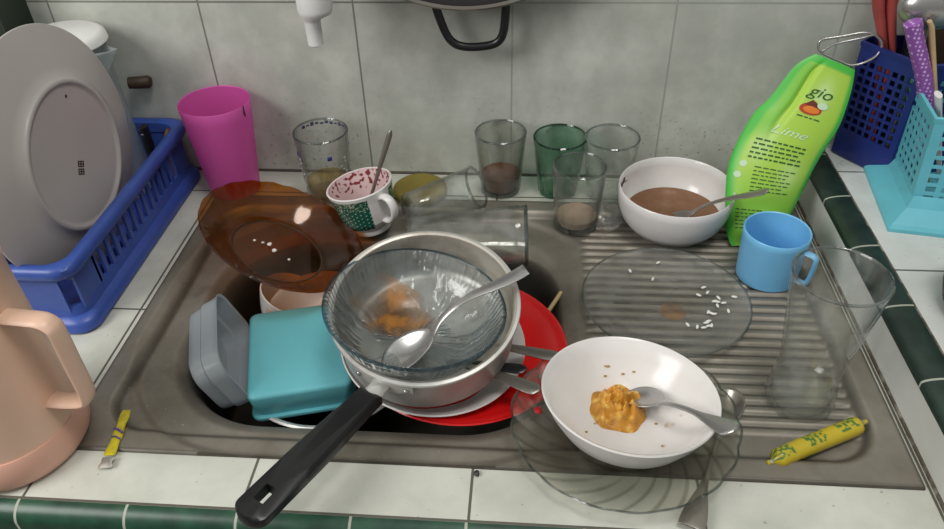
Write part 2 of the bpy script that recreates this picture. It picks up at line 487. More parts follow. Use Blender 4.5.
# ------------------------------------------------------------------ cutlery
def spoon(name, label, p0, p1, mat, up=(0, 0, 1), bl=.030, bw=.019, hw=(.0032, .0085), bowl_z=.008, bend=.010, end='round', group=None, cat='spoon', w0=.25):
    """p0 = centre of the spoon's bowl, p1 = handle end"""
    L = (Vector(p1)-Vector(p0)).length
    t = thing(name, label, cat, (0, 0, 0), group=group); orient(t, p0, p1, up)
    bm = bmesh.new(); prev = None; K = 9; seg = 28
    cen = bm.verts.new((0, 0, -bowl_z))
    for k in range(1, K+1):
        q = k/K; ring = []
        for i in range(seg):
            a = 2*PI*i/seg
            w = bw*(1-.16*cos(a))   # fuller towards the tip
            ring.append(bm.verts.new((bl*q*cos(a), w*q*sin(a), -bowl_z*(1-q*q))))
        if prev: ring_faces(bm, prev, ring)
        else:
            for i in range(seg): bm.faces.new((cen, ring[i], ring[(i+1) % seg]))
        prev = ring
    mesh('spoon_bowl', bm, mat, t, solid=.0011)
    bm = bmesh.new(); rows = []; n = 26
    for i in range(n+1):
        s = i/n; x = bl*.93+(L-bl*.93)*s
        w = hw[0]+(hw[1]-hw[0])*sst(w0, .95, s)
        if end == 'round' and s > .92: w *= math.sqrt(max(.05, 1-((s-.92)/.08)**2))
        if s < .1: w += .0035*(1-s/.1)
        z = bend*sin(PI*min(1, s*1.0))*(1-s)*1.6
        rows.append([bm.verts.new((x, w, z)), bm.verts.new((x, w*.5, z+.0009)), bm.verts.new((x, 0, z+.0012)), bm.verts.new((x, -w*.5, z+.0009)), bm.verts.new((x, -w, z))])
    for a, b in zip(rows, rows[1:]):
        for k in range(4): bm.faces.new((a[k], a[k+1], b[k+1], b[k]))
    mesh('handle', bm, mat, t, solid=.0015, bev=.0004)
    return t

# ------------------------------------------------------------------ vessels
def vessel(rb, rt, h, wall=.0020, base=.006, bulge=0, seg=56, fl=0, fln=12, flz=.55, prof=None):
    out = prof or [(rb*.9, 0), (rb, .002)] + [(rb+(rt-rb)*(q/8)+bulge*sin(PI*q/8), .004+(h-.006)*q/8) for q in range(9)]
    rtop = out[-1][0]
    P = [(0, .001)]+out+[(rtop-wall*.5, out[-1][1]+.0012), (rtop-wall, out[-1][1])]
    inn = [(max(.001, r-wall), z) for r, z in out if z > base+.002]
    P += list(reversed(inn))+[(max(.001, inn[0][0]-.003), base), (0, base)]
    fn = None
    if fl:
        def fn(t, r, z):
            k = r*(1-fl*(1-abs(cos(fln*t/2)))*sst(h*flz, h*flz*.7, z)*(1 if r > .6*rb else 0)); return (k*cos(t), k*sin(t), z)
    return lathe(P, seg if not fl else fln*8, fn)

def liquid(r0, r1, z0, z1, seg=40):
    return lathe([(0, z0), (r0, z0), (r1, z1), (0, z1)], seg)

def tumbler(label, x, y, z, rb, rt, h, mat, group=None, fl=0, liq=None, rotz=0, name='drinking_glass', base=.007):
    t = thing(name, label, 'glass', (x, y, z), (0, 0, rotz), group)
    mesh('glass_body', vessel(rb, rt, h, base=base, fl=fl), mat, t)
    rm = [(rt-.0024, h-.0012), (rt-.0012, h+.0006), (rt+.0004, h-.0008), (rt-.0010, h-.0026), (rt-.0024, h-.0012)]
    mesh('glass_rim', lathe(rm, 56), M['green_edge'] if mat == M['green_glass'] else M['glass_edge'], t)
    mesh('glass_foot', lathe([(0, .0008), (rb*.8, .0008), (rb*.93, .0022), (rb*.93, .0045), (rb*.8, .0062), (0, .0062)], 48), mat, t)
    if liq:
        zt, m = liq; r = lambda q: rb+(rt-rb)*q/h-.0026-(rb*fl if fl else 0)
        mesh('dregs', liquid(r(base)-.001, r(zt), base+.0006, zt), m, t)
    return t

tumbler('smoky drinking glass against the wall with brown coffee dregs in its bottom third', -.013, -.036, 0, .0275, .0345, .091, M['smoke'], fl=.03, liq=(.028, M['coffee']))
tumbler('green tinted drinking glass standing between two clear ones by the wall', .066, -.036, 0, .0270, .0355, .085, M['green_glass'], fl=.05)
tumbler('empty clear drinking glass at the wall, right behind the clear glass with residue', .134, -.040, 0, .0300, .0360, .088, M['clear'])
tumbler('clear ribbed drinking glass on the steel rim in front of the green glass', .089, -.111, -.004, .0290, .0335, .090, M['clear2'], fl=.04, liq=(.017, plain('pale_dregs', c(178, 150, 128), .3, var=.15)))
t = tumbler('clear glass with blue print and yellowish dregs behind the ceramic cup', -.250, -.058, 0, .0300, .0362, .100, M['clear2'], liq=(.026, M['tea']))
# blue arc of print round the far rim, two blue dots, pale sprigs down the side
def curved_patch(a0, a1, z0, z1, rz, bm, n=6):
    rows = []
    for i in range(n+1):
        a = a0+(a1-a0)*i/n
        rows.append([bm.verts.new((rz(z)*cos(a), rz(z)*sin(a), z)) for z in (z0, z1)])
    for p, q in zip(rows, rows[1:]): bm.faces.new((p[0], q[0], q[1], p[1]))
rz = lambda z: .0300+(.0362-.0300)*z/.100+.0004
bm = bmesh.new()
for k in range(11):
    a = rad(35+k*10.5); curved_patch(a, a+rad(7.5), .0905+.001*(k % 2), .0945+.001*((k*7) % 3-1), rz, bm, 2)
mesh('print_band', bm, M['blue_print'], t, solid=.0003)
for a in (-62, 20, 215):
    bm = bmesh.new(); curved_patch(rad(a-5), rad(a+5), .072, .078, rz, bm, 3)
    mesh('print_dot', bm, M['blue_print'], t, solid=.0003)
for a0, w_, am in ((212, 7, 9), (-30, 5, 8)):
    bm = bmesh.new()
    for k in range(9):
        z = .022+k*.0055; a = rad(a0+am*sin(k*1.9)); curved_patch(a, a+rad(w_), z, z+.0035, rz, bm, 2)
    mesh('printed_sprig', bm, M['white_print'], t, solid=.0003)

# two glasses lying on their sides behind the saucepan
def lying(label, p0, p1, rb, rt):
    L = (Vector(p1)-Vector(p0)).length
    t = thing('drinking_glass', label, 'glass', p0)
    z = (Vector(p1)-Vector(p0)).normalized(); x = Vector((0, 0, 1)).cross(z).normalized(); y = z.cross(x)
    t.rotation_euler = Matrix((x, y, z)).transposed().to_euler()
    mesh('glass_body', vessel(rb, rt, L), M['clear2'], t)
    mesh('glass_rim', lathe([(rt-.0026, L-.0016), (rt-.0012, L+.0008), (rt+.0005, L-.0010), (rt-.0010, L-.0034), (rt-.0026, L-.0016)], 56), M['glass_edge'], t)
lying('taller clear glass lying on its side directly behind the saucepan, mouth to the right', (-.118, -.196, .030), (.026, -.190, .034), .025, .0372)
lying('smaller clear glass lying tilted behind the other fallen glass, mouth toward the wall', (-.128, -.140, .030), (-.042, -.085, .034), .023, .0290)

# pink tumbler
t = thing('plastic_tumbler', 'tall pink plastic tumbler standing between blue rack and wall', 'tumbler', (-.388, -.050, 0))
mesh('tumbler_body', vessel(.034, .0465, .138, wall=.0016, base=.004), M['pink'], t)
bm = tube([(.0440, -.0150, .1375), (.0435, -.0150, .127), (.0440, -.0140, .122)], [.0009, .0014, .0008], 6)
t2 = mesh('dark_smear', bm, M['dark_print'], t)

# tall flared beer glass
P = [(.0300, 0), (.0325, .003), (.0330, .009), (.0312, .016), (.0306, .020), (.0314, .024), (.0298, .030), (.0290, .038), (.0296, .055), (.0322, .080), (.0358, .108), (.0392, .134), (.0415, .158)]
t = thing('beer_glass', 'tall flared clear beer glass with thick base on right of drainboard', 'glass', (.299, -.401, -.0045))
mesh('glass_body', vessel(.031, .0415, .158, prof=P, base=.020, wall=.0024), M['clear'], t)
mesh('glass_rim', lathe([(.0390, .1572), (.0403, .1590), (.0418, .1575), (.0404, .1556), (.0390, .1572)], 64), M['glass_edge'], t)
mesh('thick_base', lathe([(0, .002), (.026, .002), (.029, .010), (.0275, .018), (0, .0195)], 48), M['clear2'], t)

# white soup bowl with gravy
t = thing('soup_bowl', 'white round soup bowl of brown gravy on back of drainboard', 'bowl', (.210, -.115, -.0045))
h = .066
out = [(0, .003), (.031, .003), (.033, 0), (.037, 0), (.039, .004), (.054, .011), (.064, .024), (.0695, .040), (.0712, .055), (.0712, .065)]
inn = [(.0700, .0662), (.0686, .065), (.0684, .054), (.066, .040), (.060, .026), (.050, .015), (.034, .009), (0, .008)]
mesh('bowl_body', lathe(out+inn, 72), M['white'], t)
mesh('gravy', lathe([(0, .0255), (.0580, .0255), (.0585, .0262), (0, .0266)], 56), M['soup'], t)
bm = bmesh.new()
rin = lambda z: .0676
for k, (a, z0, z1) in enumerate([(152, .050, .058), (158, .047, .0545), (165, .052, .059), (171, .046, .053), (146, .046, .050), (162, .043, .046)]):
    curved_patch(rad(a), rad(a+4.6), z0, z1, rin, bm, 2)
mesh('rim_motif', bm, M['dark_print'], t, solid=.0004)
spoon('soup_spoon', 'steel spoon resting in the brown gravy bowl, handle towards green pouch', (.207, -.136, .0245), (.304, -.168, .091), M['cutlery_dark'], bl=.027, bw=.018, hw=(.0032, .0075), bend=.006)

# blue mug
t = thing('plastic_mug', 'light blue plastic mug on drainboard in front of green pouch', 'mug', (.311, -.206, -.0045))
mesh('mug_body', vessel(.0345, .0375, .068, wall=.0022, base=.004), M['mug'], t)
a = rad(-40); d = Vector((cos(a), sin(a), 0))
hp = [d*.0345+Vector((0, 0, .051)), d*.043+Vector((0, 0, .052)), d*.0485+Vector((0, 0, .050)), d*.0500+Vector((0, 0, .044)), d*.0490+Vector((0, 0, .024)), d*.0465+Vector((0, 0, .014)), d*.041+Vector((0, 0, .0115)), d*.033+Vector((0, 0, .012))]
mesh('mug_handle', tube(smooth_path(hp, 5), .0036, 10, flat=(1.3, .8)), M['mug'], t)

# clear plate with rice
cp = thing('glass_plate', 'clear round glass plate with white rice grains on the drainboard', 'plate', (.184, -.269, -.0040))
P = [(0, 0), (.056, 0), (.060, .001), (.072, .0055), (.086, .010), (.0933, .0118), (.0938, .0125), (.0932, .0132), (.085, .0122), (.071, .0075), (.059, .0030), (0, .0026)]
mesh('plate_body', lathe(P, 80), M['plate_glass'], cp)
mesh('plate_edge', lathe([(.0918, .0122), (.0930, .0134), (.0944, .0126), (.0932, .0114), (.0918, .0122)], 80), M['glass_edge'], cp)
bm = bmesh.new(); bmesh.ops.create_icosphere(bm, subdivisions=2, radius=1)
for v in bm.verts: v.co = Vector((v.co.x*.0036, v.co.y*.0016, v.co.z*.0013))
g0 = mesh('rice_grain', bm, M['rice'])
rice = [(.236, -.247), (.241, -.262), (.246, -.258), (.250, -.268), (.243, -.270), (.231, -.281), (.237, -.284), (.252, -.283), (.226, -.299), (.231, -.303), (.222, -.307), (.229, -.296), (.215, -.306), (.225, -.252), (.233, -.238), (.185, -.199), (.205, -.303), (.262, -.262), (.150, -.214), (.176, -.225), (.244, -.264), (.228, -.304), (.2335, -.2825)]
def plate_z(r): 
    return .0026 if r < .059 else (.0030+(r-.059)*.375 if r < .071 else .0075+(r-.071)*.33)
for k, (x, y) in enumerate(rice):
    o = g0 if k == 0 else g0.copy()
    if k: COL.objects.link(o)
    r = math.hypot(x-.184, y+.269)
    o.location = (x, y, -.0040+plate_z(r)+.0014); o.rotation_euler = (0, 0, random.uniform(0, 3.1))
    tag(o, 'single white rice grain stuck to the clear glass plate', 'rice grain', 'rice grains on the clear plate')
mesh('sauce_trace', lathe([(0, 0), (.009, .0002), (.015, .0001)], 24), M['faint_stain'], cp).location = (.008, -.012, .0031)

# ------------------------------------------------------------------ amber dish, ceramic cup
base, e_ = tilted((-.262, -.221, .049), -3.9, 27, .030)
t = thing('amber_dish', 'amber brown glass dish with scalloped rim tilted over sink corner', 'dish', base, e_)
def scal(t_, r, z):
    k = sst(.060, .096, r); r2 = r*(1+.008*k*(abs(cos(11*t_))-.5)); return (r2*cos(t_), r2*sin(t_)*1.0, z+.0005*k*cos(22*t_))
P = [(r_*.94, z_) for r_, z_ in ((0, 0), (.055, 0), (.060, .001), (.068, .005), (.080, .014), (.093, .023), (.105, .030), (.1065, .031), (.1045, .0325), (.092, .0262), (.079, .0172), (.067, .0080), (.060, .0042), (.054, .0032), (0, .003))]
mesh('dish_body', lathe(P, 176, scal), M['amber'], t)
bm = lathe([(.0535, .0033), (.0548, .0042), (.0562, .0036)], 64)
mesh('well_ring', bm, M['dark_wood'], t)
bm = bmesh.new(); bmesh.ops.create_icosphere(bm, subdivisions=2, radius=.0030)
for v in bm.verts: v.co = v.co*(1+.4*noise.noise(v.co*600)); v.co.z *= .6
f0 = mesh('food_crumb', bm, M['rice'])
ME = e_.to_matrix()
for k, (u, v_) in enumerate([(-.012, .004), (-.004, -.004), (-.030, .000), (.016, -.010), (-.020, .002)]):
    o = f0 if k == 0 else f0.copy()
    if k: COL.objects.link(o)
    o.location = Vector(base)+ME @ Vector((u, v_, .0046)); o.rotation_euler = (0, 0, k*1.3); o.scale = (1, 1, 1) if k < 2 else (.6, .6, .6)
    tag(o, 'pale food crumb lying in the well of the amber dish', 'crumb', 'crumbs in the amber dish')

base, e_ = tilted((-.190, -.124, .0605), -2.9, -11, .0655)
t = thing('ceramic_cup', 'white ceramic cup with green patterned panels and splashed pink inside', 'cup', base, e_)
def cup_col(p):
    x, y, z = p; a = math.atan2(y, x); r = math.hypot(x, y)
    white = (.74, .72, .70, 1); ga = (.012, .10, .065, 1)
    if r < cup_in(z)+.0006 and z > .006:   # inside
        s = noise.noise(Vector((x*210, y*210, z*210)))
        dens = sst(.036, .060, z)
        if s > .30-.16*dens and dens > .05 and z < .0640: return (.22, .035, .04, 1)
        return (.66, .50, .50, 1)
    if .013 < z < .0605:
        da = (a-rad(-42)+PI) % (2*PI)-PI
        if abs(da) > rad(24):
            u = (a % (2*PI))*.038
            if z > .046:
                s = noise.noise(Vector((x*260, y*260, z*260)))
                return (.60, .60, .46, 1) if abs(s) < .055 else ga
            du = (u/.0058)-math.floor(u/.0058)-.5; dz = ((z+(.0029 if int(u/.0058) % 2 else 0))/.0058); dz = dz-math.floor(dz)-.5
            if du*du+dz*dz < .028: return (.42, .56, .48, 1)
            return ga
    return white
cup_prof = [(.022, 0), (.025, .0), (.0255, .003), (.025, .007), (.0305, .012), (.0350, .020), (.0380, .036), (.0402, .052), (.0432, .0650)]
def cup_in(z):
    pts = [(r-.0026, q) for r, q in cup_prof]
    for (r0, z0), (r1, z1) in zip(pts, pts[1:]):
        if z0 <= z <= z1 and z1 > z0: return r0+(r1-r0)*(z-z0)/(z1-z0)
    return pts[-1][0]
fine = [(0, .002), (.020, .002)]
for (r0, z0), (r1, z1) in zip(cup_prof, cup_prof[1:]):
    n = max(1, int((z1-z0)/.0007))
    for k in range(n): fine.append((r0+(r1-r0)*k/n, z0+(z1-z0)*k/n))
fine += [(.0432, .0650), (.0420, .0660)]
for k in range(60):
    z = .0654-(.0654-.014)*k/59; fine.append((cup_in(z)-.0002, z))
fine += [(.026, .010), (.014, .008), (0, .0075)]
mesh('cup_body', lathe(fine, 260), M['cup_attr'], t, col=cup_col)
a = rad(-38); d = Vector((cos(a), sin(a), 0)); Z = lambda q: Vector((0, 0, q))
hp = [d*.038+Z(.054), d*.048+Z(.057), d*.057+Z(.053), d*.060+Z(.043), d*.056+Z(.031), d*.046+Z(.022), d*.034+Z(.021)]
mesh('cup_handle', tube(smooth_path(hp, 6), .0046, 12, flat=(1.25, .8)), M['white'], t)
spoon('teaspoon', 'dark steel teaspoon standing upright in the green patterned cup', (-.186, -.124, .014), (-.1445, -.110, .130), M['cutlery_dark'], up=(0, -1, 0), bl=.019, bw=.012, hw=(.0018, .0034), bowl_z=.004, bend=.003)

# yellow lid by the wall, crumpled wrapper
t = mesh('round_lid', lathe([(0, 0), (.036, 0), (.038, .003), (.037, .010), (.033, .013), (0, .0145)], 48), M['yellow_lid'])
t.location = (-.124, -.052, .0003); tag(t, 'olive yellow round plastic lid behind the fallen glasses at wall', 'lid')
bm = bmesh.new(); bmesh.ops.create_icosphere(bm, subdivisions=4, radius=1)
for v in bm.verts:
    q = v.co.copy(); s = 1+.32*noise.noise(q*2.1)+.22*abs(noise.noise(q*4.7))
    v.co = Vector((q.x*.017*s, q.y*.021*s, q.z*.016*s+.0145))
t = mesh('plastic_wrapper', bm, M['wrap'], angle=25); t.location = (.131, -.110, -.0055); tag(t, 'crumpled clear plastic wrapper left of the white soup bowl', 'wrapper')

# ------------------------------------------------------------------ things in the sink
# dark pan with bright rim at the bottom of the bowl
t = thing('frying_pan', 'dark pan with bright steel rim lying under the turquoise box', 'pan', (-.1985, -.330, -.106))
mesh('pan_body', lathe([(0, 0), (.070, 0), (.080, .004), (.093, .050), (.090, .050), (.077, .007), (.068, .004), (0, .004)], 64), M['darkpan'], t)
mesh('pan_rim', lathe([(.0925, .048), (.0965, .0495), (.0973, .0515), (.0950, .0530), (.0915, .0515)], 72), M['rim'], t)

# turquoise box
t = thing('plastic_box', 'turquoise plastic lunch box upside down in the sink left of saucepan', 'box', (-.2240, -.3430, -.0540), (rad(4), 0, rad(15)))
hx, hy = .0555, .0635
lo = [[(x, y, z) for x, y in rrect(hx-i, hy-i, r)] for i, r, z in ((.006, .012, .0), (.004, .012, .0015), (.0015, .010, .020), (0, .009, .036), (.0006, .009, .0385), (.0025, .008, .0402), (.0055, .006, .041))]
mesh('box_body', loft(lo), M['teal'], t, angle=40)
lo = [[(x, y, z) for x, y in rrect(hx+i, hy+i, .012)] for i, z in ((-.003, .0005), (.0005, .001), (.0012, .003), (.0005, .0055), (-.003, .006))]
mesh('box_lip', loft(lo), M['teal'], t, angle=40)

# frosted tub lying on its side at the left wall of the bowl
t = thing('plastic_tub', 'frosted grey plastic tub lying on its side at left of sink', 'tub', (-.319, -.370, -.016), (0, rad(70), rad(20)))
lo = []
TB = [(.86, 0), (.90, .002), (.92, .010), (.925, .018), (.975, .0205), (.98, .034), (1.0, .042), (1.03, .0435)]
for s_, z in TB+[(1.01, .0440), (.975, .042), (.955, .034), (.948, .0215), (.895, .019), (.885, .004), (.84, .003)]:
    L_ = []
    for x, y in rrect(.040, .062, .024, 8):
        q = 1-.05*math.exp(-(x/.012)**2)-.06*math.exp(-(y/.016)**2)   # pinched sides
        L_.append((x*s_*q, y*s_*q, z*.85))
    lo.append(L_)
mesh('tub_body', loft(lo), M['frost'], t, angle=40)

# white bowls behind the box
def dish(name, label, center, ax, ay, r, h, mat, cat, foot=.5, wall=.003, group=None, fn=None, part='dish_body'):
    b, e_ = tilted(center, ax, ay, h)
    t = thing(name, label, cat, b, e_, group)
    P = [(0, .002), (r*foot*.9, .002), (r*foot*.94, 0), (r*foot, 0), (r*foot*1.04, .003)]
    for q in range(1, 9):
        u = q/8; P.append((r*(foot+.06+(1-foot-.06)*u**.75), .003+(h-.003)*u**1.35))
    P += [(r-.0012, h+.0014), (r-wall, h)]
    for q in range(7, 0, -1):
        u = q/8; P.append((r*(foot+.06+(1-foot-.06)*u**.75)-wall, .004+wall*.6+(h-.003)*u**1.35-.001))
    P += [(r*foot*.9, .0055), (0, .005)]
    mesh(part, lathe(P, 72, fn), mat, t); return t
dish('white_bowl', 'white bowl in the sink half hidden behind the turquoise box', (-.218, -.275, -.026), 10, 0, .066, .040, M['white'], 'bowl')
dish('small_bowl', 'small white bowl at back left of sink below the amber dish', (-.262, -.238, -.030), -6, 24, .040, .045, M['white'], 'bowl')

# red plate, white bowl, saucepan, glass bowl, spoon
dish('red_plate', 'bright red plate underneath the white bowl and saucepan in sink', (-.044, -.333, -.012), -1.6, 2.0, .1183, .020, M['red'], 'plate', foot=.55)
dish('white_bowl', 'shallow white bowl between the red plate and the saucepan', (-.0715, -.346, .004), 4.6, 5.5, .0995, .032, M['white_dirty'], 'bowl', foot=.5)
PH = .060
b, e_ = tilted((-.075, -.363, .072), 12.3, 1.2, PH)
pan = thing('saucepan', 'aluminium saucepan with long black handle on top of dish pile', 'saucepan', b, e_)
r = .0959
P = [(0, 0), (r-.018, 0), (r-.010, .003), (r-.0055, .011), (r-.0042, PH-.004), (r-.0005, PH-.003), (r+.0012, PH-.0005), (r+.0006, PH+.0015), (r-.0025, PH+.0022)]
mesh('pan_body', lathe(P, 96), M['alu'], pan)
P = [(r-.0025, PH+.0022), (r-.0050, PH+.0010), (r-.0062, PH-.004), (r-.0075, .012), (r-.012, .005), (r-.019, .0025), (0, .0025)]
mesh('pan_inside', lathe(P, 96), M['alu_in'], pan)
# handle in world coordinates
A = Vector((-.1135, -.4635, .045)); B = Vector((-.188, -.600, .050)); ax_ = (B-A).normalized(); sd = Vector((0, 0, 1)).cross(ax_).normalized(); hu = ax_.cross(sd)
LH_ = (B-A).length
bm = bmesh.new(); outl = []
W = lambda s: .0125+.0035*sst(0, .6, s)
for i in range(25): outl.append((LH_*i/24*.955, W(i/24)))
for k in range(1, 12):
    a_ = PI/2-PI*k/12; outl.append((LH_*.955+.011*cos(a_), W(1)*sin(a_)))
for i in range(24, -1, -1): outl.append((LH_*i/24*.955, -W(i/24)))
hc = LH_*.865; hole = []
for (x, y) in outl:
    a_ = math.atan2(y, x-hc); q = 1/max(abs(cos(a_))/.0085, abs(sin(a_))/.0058)
    hole.append((hc+q*cos(a_)*.94, q*sin(a_)*.94))
def hpt(x, y, z): return A+ax_*x+sd*y+hu*z
def crown(x, y): return .0065+.003*(1-(y/.017)**2)-.002*sst(.6, 1, x/LH_)
ot = [bm.verts.new(hpt(x, y, .0045)) for x, y in outl]
o2 = [bm.verts.new(hpt(hc+(x-hc)*.955, y*.80, crown(x, y*.8))) for x, y in outl]
it = [bm.verts.new(hpt(x, y, crown(x, y)-.001)) for x, y in hole]
ib = [bm.verts.new(hpt(x, y, -.005)) for x, y in hole]
ob = [bm.verts.new(hpt(x, y, -.004)) for x, y in outl]
ob2 = [bm.verts.new(hpt(hc+(x-hc)*.97, y*.85, -.0065)) for x, y in outl]
for a_, b_ in ((it, o2), (o2, ot), (ot, ob), (ob, ob2), (ob2, ib), (ib, it)): ring_faces(bm, a_, b_)
hd = wpart('pan_handle', bm, M['black'], pan, angle=45)
# bracket: riveted plate and collar
pc = Vector((-.075, -.363, .072)); 
bm = bmesh.new()
nrm = e_.to_matrix() @ Vector((0, 0, 1))
dirv = (A-pc); dirv -= nrm*dirv.dot(nrm); dirv.normalize(); side = nrm.cross(dirv)
rings = []
for i in range(9):
    w_ = -.34+.68*i/8
    d_ = dirv*cos(w_)+side*sin(w_); p_ = pc+d_*(r-.0035)-nrm*.012
    hgt = .008 if abs(w_) < .25 else .005
    rings.append([bm.verts.new(p_+nrm*hgt+d_*.0008), bm.verts.new(p_+nrm*hgt+d_*.0025), bm.verts.new(p_-nrm*hgt+d_*.0022), bm.verts.new(p_-nrm*hgt+d_*.0004)])
for a_, b_ in zip(rings, rings[1:]): ring_faces(bm, a_, b_)
bm.faces.new(rings[0]); bm.faces.new(rings[-1])
q0 = pc+dirv*(r-.002)-nrm*.012
tube([q0, q0.lerp(A, .5), A+ax_*.004], [.0095, .0090, .0105], 12, bm, flat=(1, .6))
br = wpart('handle_bracket', bm, M['rim'], pan, angle=40)
for w_ in (-.27, .27):
    d_ = dirv*cos(w_)+side*sin(w_); p_ = pc+d_*(r-.0005)-nrm*.012
    bm = lathe([(0, .0022), (.0016, .0019), (.0026, .0010), (.0028, 0), (0, 0)], 16)
    bm.transform(Matrix.Translation(p_) @ d_.to_track_quat('Z', 'Y').to_matrix().to_4x4())
    rv = wpart('rivet', bm, M['cutlery'], br)

b, e_ = tilted((-.083, -.371, .0755), -.7, 7, .052)
t = thing('glass_bowl', 'clear embossed glass bowl with orange residue nested in the saucepan', 'bowl', b, e_)
r = .0903
def petals(m):
    v = m.obj(); sp = m.n('SeparateXYZ', {0: v})
    ang = m.math('ARCTAN2', sp.outputs[1], sp.outputs[0])
    rr = m.math('POWER', m.math('ADD', m.math('POWER', sp.outputs[0], 2.0), m.math('POWER', sp.outputs[1], 2.0)), .5)
    # sprays of leaves: voronoi cells of radial streaks
    w = m.math('SINE', m.math('ADD', m.math('MULTIPLY', ang, 34.0), m.math('MULTIPLY', m.noise(28, 2, v), 14.0)))
    k = m.ramp(m.noise(34, 1, v), .45, .58)
    flute = m.math('MULTIPLY', m.math('SINE', m.math('MULTIPLY', ang, 90.0)), m.ramp(sp.outputs[2], .030, .040))
    return m.math('ADD', m.math('MULTIPLY', w, k), m.math('MULTIPLY', flute, .4))
M['bowl_glass'] = glassy('embossed_blue_glass', (.945, .965, .97, 1), (.24, .34, .40, 1), film=.16, filmcol=c(170, 178, 180), rough=.10, bump=petals, alphan=26)
P = [(0, 0), (.044, 0), (.048, .001), (.060, .008), (.074, .022), (.084, .038), (r, .052), (r+.0005, .0535), (r-.002, .0545), (r-.004, .053), (.0815, .039), (.071, .024), (.057, .0108), (.047, .0045), (.042, .0035), (0, .0033)]
mesh('bowl_body', lathe(P, 96), M['bowl_glass'], t)
bm = lathe([(r-.0022, .0543), (r+.0006, .0546), (r+.0014, .0530), (r+.0003, .0512)], 96)
mesh('bowl_rim', bm, glassy('dark_glass_edge', (.45, .55, .60, 1), (.10, .16, .20, 1)), t)
bm = bmesh.new(); cen = (-.030, .034); prev = None
def bowl_in(x, y):
    q = math.hypot(x, y); pts = [(0, .0033), (.042, .0035), (.047, .0045), (.057, .0108), (.071, .024), (.0815, .039), (.13, .13)]
    for (a0, z0), (a1, z1) in zip(pts, pts[1:]):
        if a0 <= q <= a1: return z0+(z1-z0)*(q-a0)/(a1-a0)
for k in range(15):
    ring = []
    for i in range(40):
        a_ = 2*PI*i/40; x, y = .050*k/14*cos(a_)*1.05, .033*k/14*sin(a_)
        ring.append(bm.verts.new((x, y, bowl_in(x+cen[0], y+cen[1])+.0008-.0033)))
    if prev: ring_faces(bm, prev, ring)
    prev = ring
st = mesh('sauce_residue', bm, M['stain'], t); st.location = (cen[0], cen[1], .0033)
spoon('table_spoon', 'large steel tablespoon lying across the embossed glass bowl', (-.0895, -.397, .040), (.026, -.340, .101), M['cutlery'], bl=.031, bw=.021, hw=(.0038, .0080), bowl_z=.008, bend=.014, end='flat')

# handles of cutlery under the saucepan
for lab, p1, d_, m_, hw in (
    ('steel cutlery handle sticking out from saucepan, passing behind white bowl rim', (.062, -.378, .018), (.95, -.30, .13), M['cutlery_dark'], (.004, .0075)),
    ('short dark cutlery handle between the two steel handles on red plate', (.030, -.394, .014), (.98, -.16, .10), M['black'], (.004, .0068)),
    ('steel cutlery handle with rounded end nearest the counter edge on red plate', (.043, -.424, .016), (.88, -.46, .10), M['cutlery_dark'], (.004, .0082))):
    p0 = Vector(p1)-Vector(d_).normalized()*.125
    spoon('cutlery_handle', lab, p0, p1, m_, bl=.02, bw=.012, hw=hw, bowl_z=.003, bend=.002, cat='cutlery')
t = mesh('wooden_stick', tube([(.046, -.262, -.040), (.069, -.233, -.018)], .0028, 8), M['wood']); tag(t, 'thin pale wooden stick poking out from behind the red plate', 'stick')

# ------------------------------------------------------------------ white bowl with mash on shell plate
b, e_ = tilted((.121, -.453, .0175), -1.5, -2.0, .0145)
t = thing('shell_plate', 'clear smoky shell patterned glass plate under the white bowl at front', 'plate', b, e_)
def shell(t_, r, z):
    k = sst(.060, .100, r); tw = t_+ (r-.05)*9
    r2 = r*(1+.022*k*(abs(cos(9*tw))-.6)); return (r2*cos(t_), r2*sin(t_), z+.0020*k*(abs(cos(9*tw))-.5))
P = [(0, 0), (.050, 0), (.054, .001)]+[(.054+.0506*q/14, .001+.0125*(q/14)**1.1) for q in range(1, 15)]+[(.1052, .0146)]+[(.1040-.0500*q/14, .0152-.0118*(q/14)**.95) for q in range(0, 15)]+[(.050, .0028), (0, .0026)]
mesh('plate_body', lathe(P, 216, shell), M['plate_smoke'], t)
mesh('plate_edge', lathe([(.1036, .0146), (.1050, .0158), (.1060, .0146), (.1050, .0134), (.1036, .0146)], 216, shell), M['glass_edge'], t)
b, e_ = tilted((.121, -.466, .0665), -6.6, 3, .054)
wb = thing('white_bowl', 'white bowl with leftover orange mash standing on the shell plate', 'bowl', b, e_)
r = .0786
P = [(0, .003), (.028, .003), (.030, 0), (.034, 0), (.0355, .004), (.048, .011), (.062, .024), (.072, .040), (r, .054), (r-.0008, .0556), (r-.003, .0545), (.069, .0400), (.059, .0255), (.046, .0138), (.034, .0088), (.02, .0072), (0, .0068)]
mesh('bowl_body', lathe(P, 96), M['white_dirty'], wb)
bi = [(0, .0068), (.02, .0072), (.034, .0088), (.046, .0138), (.059, .0255), (.069, .04), (.08, .06)]
def wb_in(x, y):
    q = math.hypot(x, y)
    for (a0, z0), (a1, z1) in zip(bi, bi[1:]):
        if a0 <= q <= a1: return z0+(z1-z0)*(q-a0)/(a1-a0)
    return .05
bm = bmesh.new(); prev = None; cx, cy = -.003, .024
for k in range(22):
    ring = []
    for i in range(64):
        a_ = 2*PI*i/64; q = k/21
        rr = .0275*q*(1+.22*noise.noise(Vector((cos(a_)*1.6, sin(a_)*1.6, 3.3))))
        x, y = cx+rr*cos(a_)*1.02, cy+rr*sin(a_)*.95
        hgt = .017*(1-q**2.2)*(1+.9*noise.noise(Vector((x*95, y*95, 1)))+.6*noise.noise(Vector((x*240, y*240, 5))))
        ring.append(bm.verts.new((x, y, wb_in(x, y)+max(.0002, hgt))))
    if prev: ring_faces(bm, prev, ring)
    prev = ring
fo = mesh('mashed_food', bm, M['food']); 
